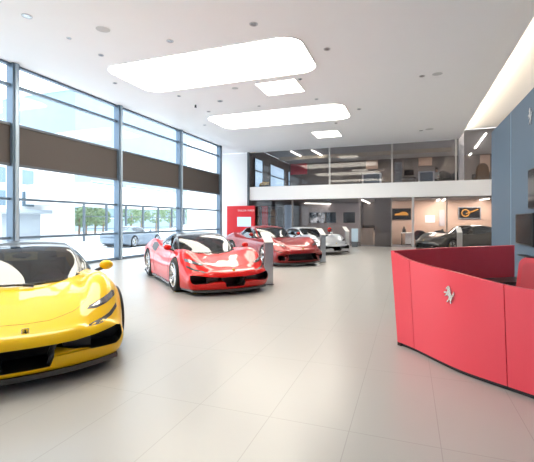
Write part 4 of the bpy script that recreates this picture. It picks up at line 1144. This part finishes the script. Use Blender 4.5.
# pinboards / cupboards on the mezzanine back wall
for px0, px1, py0, py1, lab, m in [(418.5, 432, 155, 165.5, 'pale pinboard on the mezzanine back wall above the white framed desk', M['peach']),
                                   (366, 378, 157, 169, 'pale oak wall cupboard on the mezzanine back wall left of the pale post', M['peach']),
                                   (480, 490, 153, 172, 'pale peach board on the mezzanine back wall behind the brown chair', M['peach']),
                                   (343, 362, 164, 181, 'dark cupboard front against the mezzanine back wall', M['taupedk']),
                                   (404, 418, 157, 180, 'dark taupe cupboard on the mezzanine back wall between post and pinboard', M['taupedk'])]:
    a, b = on_y(px0, py0, YE - .1), on_y(px1, py1, YE - .1)
    bm = BM(); box(bm, a.x, b.x, YE - .16, YE - .06, max(b.z, ZM), min(a.z, ZC2 - .05), .01, 1); tag(obj('wall_board', bm, m), lab, 'board')
c = on_y(450, 178, YB + .9)
visitor_chair(on_y(445.5, 178, YB + 1.0).x, YB + 1.0, ZM, R(20), 'dark rounded chair in the mezzanine close to the seated person', M['greyfab'])
visitor_chair(on_y(455, 178, YB + 1.9).x, YB + 1.9, ZM, R(-20), 'dark rounded chair in the mezzanine beside the white column', M['greyfab'])
# brown lounge chair behind the right upper glass
c = on_y(482.5, 178, YB + .75)
t = thing('lounge_chair', 'brown leather high backed lounge chair behind the right mezzanine glass', 'chair', (c.x, YB + .75, ZM), R(10))
bm = BM(); prism(bm, [(-.30, .28), (-.33, .7), (-.28, 1.02), (-.15, 1.18), (0, 1.22), (.15, 1.18), (.28, 1.02), (.33, .7), (.30, .28)], .14, Matrix(((1, 0, 0, 0), (0, 0, 1, -.07), (0, 1, 0, 0), (0, 0, 0, 1))))
bmesh.ops.bevel(bm, geom=bm.edges[:], offset=.03, segments=3, affect='EDGES'); obj('backrest', bm, M['tan'], t, 50)
bm = BM(); box(bm, -.30, .30, .05, .55, .34, .48, .05, 3); obj('seat', bm, M['tan'], t, 40)
for s in (-1, 1):
    bm = BM(); tube(bm, [(s * .33, 0, .5), (s * .36, .12, .62), (s * .36, .45, .62), (s * .33, .5, .4)], .035); obj('armrest', bm, M['black'], t, 50)
bm = BM(); cyl(bm, (0, .25, .03), (0, .25, .34), .035); obj('post', bm, M['steel'], t)
bm = BM(); cyl(bm, (0, .25, 0), (0, .25, .03), .27, .25, n=28); obj('base', bm, M['steel'], t)

# seated person at the mezzanine desk
pc_ = on_y(437, 170, YB + 2.5)
c = Vector((pc_.x, YB + 2.5, ZM))
per = thing('person', 'person in a white shirt seated at the white framed mezzanine desk', 'person', c, R(-110))
# local: faces +x
V_ = [(0, 0, .50), (0, 0, .72), (.02, 0, .92), (.03, 0, 1.02), (.05, 0, 1.10), (.07, 0, 1.20),
      (.02, .17, .96), (.10, .23, .74), (.34, .17, .74), (.42, .16, .75), (.02, -.17, .96), (.10, -.23, .74), (.34, -.17, .74), (.42, -.16, .75),
      (.02, .10, .49), (.42, .12, .49), (.40, .12, .10), (.54, .12, .05), (.02, -.10, .49), (.42, -.12, .49), (.40, -.12, .10), (.54, -.12, .05)]
E_ = [(0, 1), (1, 2), (2, 3), (3, 4), (4, 5), (2, 6), (6, 7), (7, 8), (8, 9), (2, 10), (10, 11), (11, 12), (12, 13), (0, 14), (14, 15), (15, 16), (16, 17), (0, 18), (18, 19), (19, 20), (20, 21)]
RD = [.15, .13, .14, .06, .055, .09, .065, .05, .038, .03, .065, .05, .038, .03, .095, .07, .05, .04, .095, .07, .05, .04]
def skin_mesh(Vs, Es, Rs, name, m, parent, root=0):
    me = bpy.data.meshes.new(name); me.from_pydata(Vs, Es, [])
    tmp = bpy.data.objects.new('tmp_s', me); C.objects.link(tmp)
    sk = tmp.modifiers.new('s', 'SKIN'); sd = tmp.modifiers.new('d', 'SUBSURF'); sd.levels = 2
    for v, r_ in zip(me.skin_vertices[0].data, Rs): v.radius = (r_, r_)
    me.skin_vertices[0].data[root].use_root = True
    bpy.context.view_layer.update()
    out = bpy.data.meshes.new_from_object(tmp.evaluated_get(bpy.context.evaluated_depsgraph_get())); bpy.data.objects.remove(tmp)
    for p in out.polygons: p.use_smooth = True
    out.materials.clear(); out.materials.append(m); out.name = name
    return link(name, out, parent)
body = skin_mesh(V_, E_, RD, 'body', M['skin'], per)
sv = [0, 1, 2, 6, 7, 8, 10, 11, 12]; mp_ = {v: i for i, v in enumerate(sv)}
skin_mesh([V_[v] for v in sv], [(mp_[a], mp_[b]) for a, b in E_ if a in mp_ and b in mp_], [RD[v] + .018 for v in sv], 'shirt', M['shirt'], per)
sv = [0, 14, 15, 16, 18, 19, 20]; mp_ = {v: i for i, v in enumerate(sv)}
skin_mesh([V_[v] for v in sv], [(mp_[a], mp_[b]) for a, b in E_ if a in mp_ and b in mp_], [RD[v] + .016 for v in sv], 'trousers', M['greyfab'], per)
bm = BM(); ball(bm, (.055, 0, 1.225), .108, (1, .92, 1.05))
bmesh.ops.delete(bm, geom=[v for v in bm.verts if v.co.x > .10 and v.co.z < 1.26], context='VERTS'); bmesh.ops.solidify(bm, geom=bm.faces[:], thickness=.01)
obj('hair', bm, M['hair'], per, 60)
t = thing('office_stool', 'dark stool under the seated person in the mezzanine', 'stool', (c.x, c.y, ZM))
bm = BM(); cyl(bm, (0, 0, .36), (0, 0, .42), .2, n=24); obj('seat', bm, M['black'], t, 40)
bm = BM(); cyl(bm, (0, 0, .02), (0, 0, .36), .03); obj('post', bm, M['steel'], t)
bm = BM(); cyl(bm, (0, 0, 0), (0, 0, .02), .22, n=24); obj('base', bm, M['steel'], t)

# ------------------------------------------------------------------ outside
bm = BM(); box(bm, -90, XW - .15, -30, 120, -.35, -.15); struct(obj('ground_outside', bm, M['conc']))
def building(name, label, x0, x1, y0, y1, z1, m, wins, roof=True, cat='building'):
    t = thing(name, label, cat, ((x0 + x1) / 2, (y0 + y1) / 2, -.15))
    ox, oy = t.location.x, t.location.y
    bm = BM(); box(bm, x0 - ox, x1 - ox, y0 - oy, y1 - oy, 0, z1); obj('wall', bm, m, t)
    if roof:
        bm = BM(); box(bm, x0 - ox - .3, x1 - ox + .4, y0 - oy - .3, y1 - oy + .3, z1, z1 + .25); obj('roof', bm, mat('roof_edge', (.62, .64, .66), .7), t)
    for (ya, yb, za, zb) in wins:       # on the side facing the showroom
        bm = BM(); box(bm, x1 - ox - .05, x1 - ox + .06, ya - oy, yb - oy, za, zb); f_ = obj('window', bm, M['rend'], t)
        bm = BM(); box(bm, x1 - ox + .06, x1 - ox + .07, ya - oy + .08, yb - oy - .08, za + .08, zb - .08); obj('pane', bm, M['extglass'], f_)
    return t
wins = [(y, y + w_, z, z + 1.4) for z in (2.75, 4.55) for y, w_ in ((14.5, 1.6), (17.6, 1.2), (20.6, 1.3), (23.1, 1.25))]
house = building('apartment_house', 'white rendered house with small blue windows across the yard', -42, -30, 8, 28.6, 7.6, M['rend'], wins)
bm = BM(); box(bm, 6.0, 7.1, 1.6, 6.9, 2.25, 2.55); obj('balcony', bm, mat('balcony_grey', (.30, .33, .36), .8), house)
bm = BM(); box(bm, 5.98, 6.03, 3.2, 6.6, 0, 2.2); obj('garage_door', bm, mat('garage_grey', (.36, .39, .42), .7), house)
building('office_building', 'blue grey clad office building far beyond the yard', -62, -46, 44, 96, 21.0, M['bluebld'], [(y, y + 5.5, z, z + 1.8) for z in (2, 6, 10) for y in (47, 55, 63, 71, 79, 87)])
# glazed pavilion with white columns
t = thing('pavilion', 'white flat roofed glazed pavilion with slim columns outside the windows', 'pavilion', (-26.8, 29.6, -.15))
bm = BM(); box(bm, -3, 3.2, -6.2, 9, 3.0, 4.6); obj('roof', bm, M['rend'], t)
for k in range(7):
    bm = BM(); box(bm, 2.85, 3.0, -6 + k * 2.4, -5.85 + k * 2.4, 0, 3.0); obj('column', bm, mat('blue_grey_post', (.06, .08, .095), .5), t)
for z in (1.0, 2.0):
    bm = BM(); box(bm, 2.9, 2.96, -6, 8.5, z - .03, z + .03); obj('rail', bm, mat('blue_grey_post', (.06, .08, .095), .5), t)
def tree(x, y, h, r_, label):
    t = thing('tree', label, 'tree', (x, y, -.15), 0, 'trees in the yard outside')
    bm = BM(); tube(bm, [(0, 0, 0), (.05, .03, h * .4), (0, .1, h * .7)], [.14, .10, .05], 8); obj('trunk', bm, M['bark'], t, 50)
    bm = BM()
    for k in range(420):
        th, ph = random.uniform(0, 2 * PI), math.acos(random.uniform(-1, 1)); rr = r_ * random.uniform(.45, 1) ** .6
        c_ = Vector((rr * math.sin(ph) * math.cos(th), rr * math.sin(ph) * math.sin(th), h * .68 + rr * 1.1 * math.cos(ph)))
        s_ = random.uniform(.10, .22)
        a_ = Vector((random.uniform(-1, 1), random.uniform(-1, 1), random.uniform(-1, 1))).normalized(); b_ = a_.orthogonal().normalized(); 
        bm.faces.new([bm.verts.new(c_ + a_ * s_), bm.verts.new(c_ + b_ * s_ * .6), bm.verts.new(c_ - a_ * s_), bm.verts.new(c_ - b_ * s_ * .6)])
    obj('crown', bm, M['leaf'], t)
for i, (px, X, h, r_, lab) in enumerate([(79, -32.5, 3.0, 1.0, 'green bush like tree behind the first pavilion column'), (86, -35, 3.2, 1.1, 'green tree seen inside the pavilion, left of the second window post'),
                                         (95, -33, 3.2, 1.1, 'green tree behind the pavilion rails, third along'), (103, -36, 3.0, 1.0, 'green tree just left of the second window post'),
                                         (131, -33, 3.6, 1.2, 'green tree seen just right of the second window post'), (141, -36, 3.8, 1.3, 'green tree over the rear of the bright red car'),
                                         (156, -33, 4.0, 1.4, 'green tree in the middle of the third window bay'), (170, -37, 4.4, 1.5, 'green tree left of the third window post'),
                                         (190, -36, 5, 1.8, 'green tree in the last window bay, left side'), (207, -40, 6, 2.2, 'green tree in the last window bay, right side')]):
    p = on_x(px, 230, X); tree(X, p.y, h, r_, lab)
# parked cars outside
make_car(GT, 'grey blue parked car outside beyond the second window bay', paint('outside_grey', (.18, .22, .27)), (-17.0, 21.0, -.15), R(95), 'gt', roofblack=False)
make_car(GT, 'white parked car outside beyond the third window bay', P_wht, (-18.5, 29.5, -.15), R(100), 'gt', roofblack=False)

# ------------------------------------------------------------------ light
w = bpy.data.worlds.new('world'); bpy.context.scene.world = w; w.use_nodes = True
nt = w.node_tree; bg = nt.nodes['Background']
bg.inputs[0].default_value = (.83, .925, 1.0, 1); bg.inputs[1].default_value = 2.7
sun = bpy.data.lights.new('sun', 'SUN'); sun.energy = 1.6; sun.angle = R(20); sun.color = (1, .97, .92)
so = bpy.data.objects.new('sun', sun); C.objects.link(so); so.rotation_euler = (0, R(48), R(25))
def area(name, loc, sx, sy, e, col, rot=(0, 0, 0)):
    l = bpy.data.lights.new(name, 'AREA'); l.shape = 'RECTANGLE'; l.size = sx; l.size_y = sy; l.energy = e; l.color = col
    o = bpy.data.objects.new(name, l); C.objects.link(o); o.location = loc; o.rotation_euler = rot
for x, e in ((-5, 30), (-1.5, 25), (1.5, 70), (3.8, 60)):
    area('room_lamp', (x, YB + 1.9, ZF0 - .06), 1.2, .3, e, (1, .86, .72))
for x, e in ((-5.5, 55), (-2, 65), (1.2, 75), (4, 90)):
    area('mezzanine_lamp', (x, YB + 5.6, ZC2 - .06), 1.6, .3, e, (1, .9, .78))

sc = bpy.context.scene
sc.view_settings.view_transform = 'Standard'; sc.view_settings.look = 'None'
sc.view_settings.gamma = 1; sc.view_settings.use_curve_mapping = False
sc.view_settings.exposure = 0.92
sc.cycles.max_bounces = 14; sc.cycles.diffuse_bounces = 9; sc.cycles.glossy_bounces = 4; sc.cycles.transparent_max_bounces = 24
sc.cycles.sample_clamp_indirect = 6; sc.cycles.caustics_reflective = False; sc.cycles.caustics_refractive = False
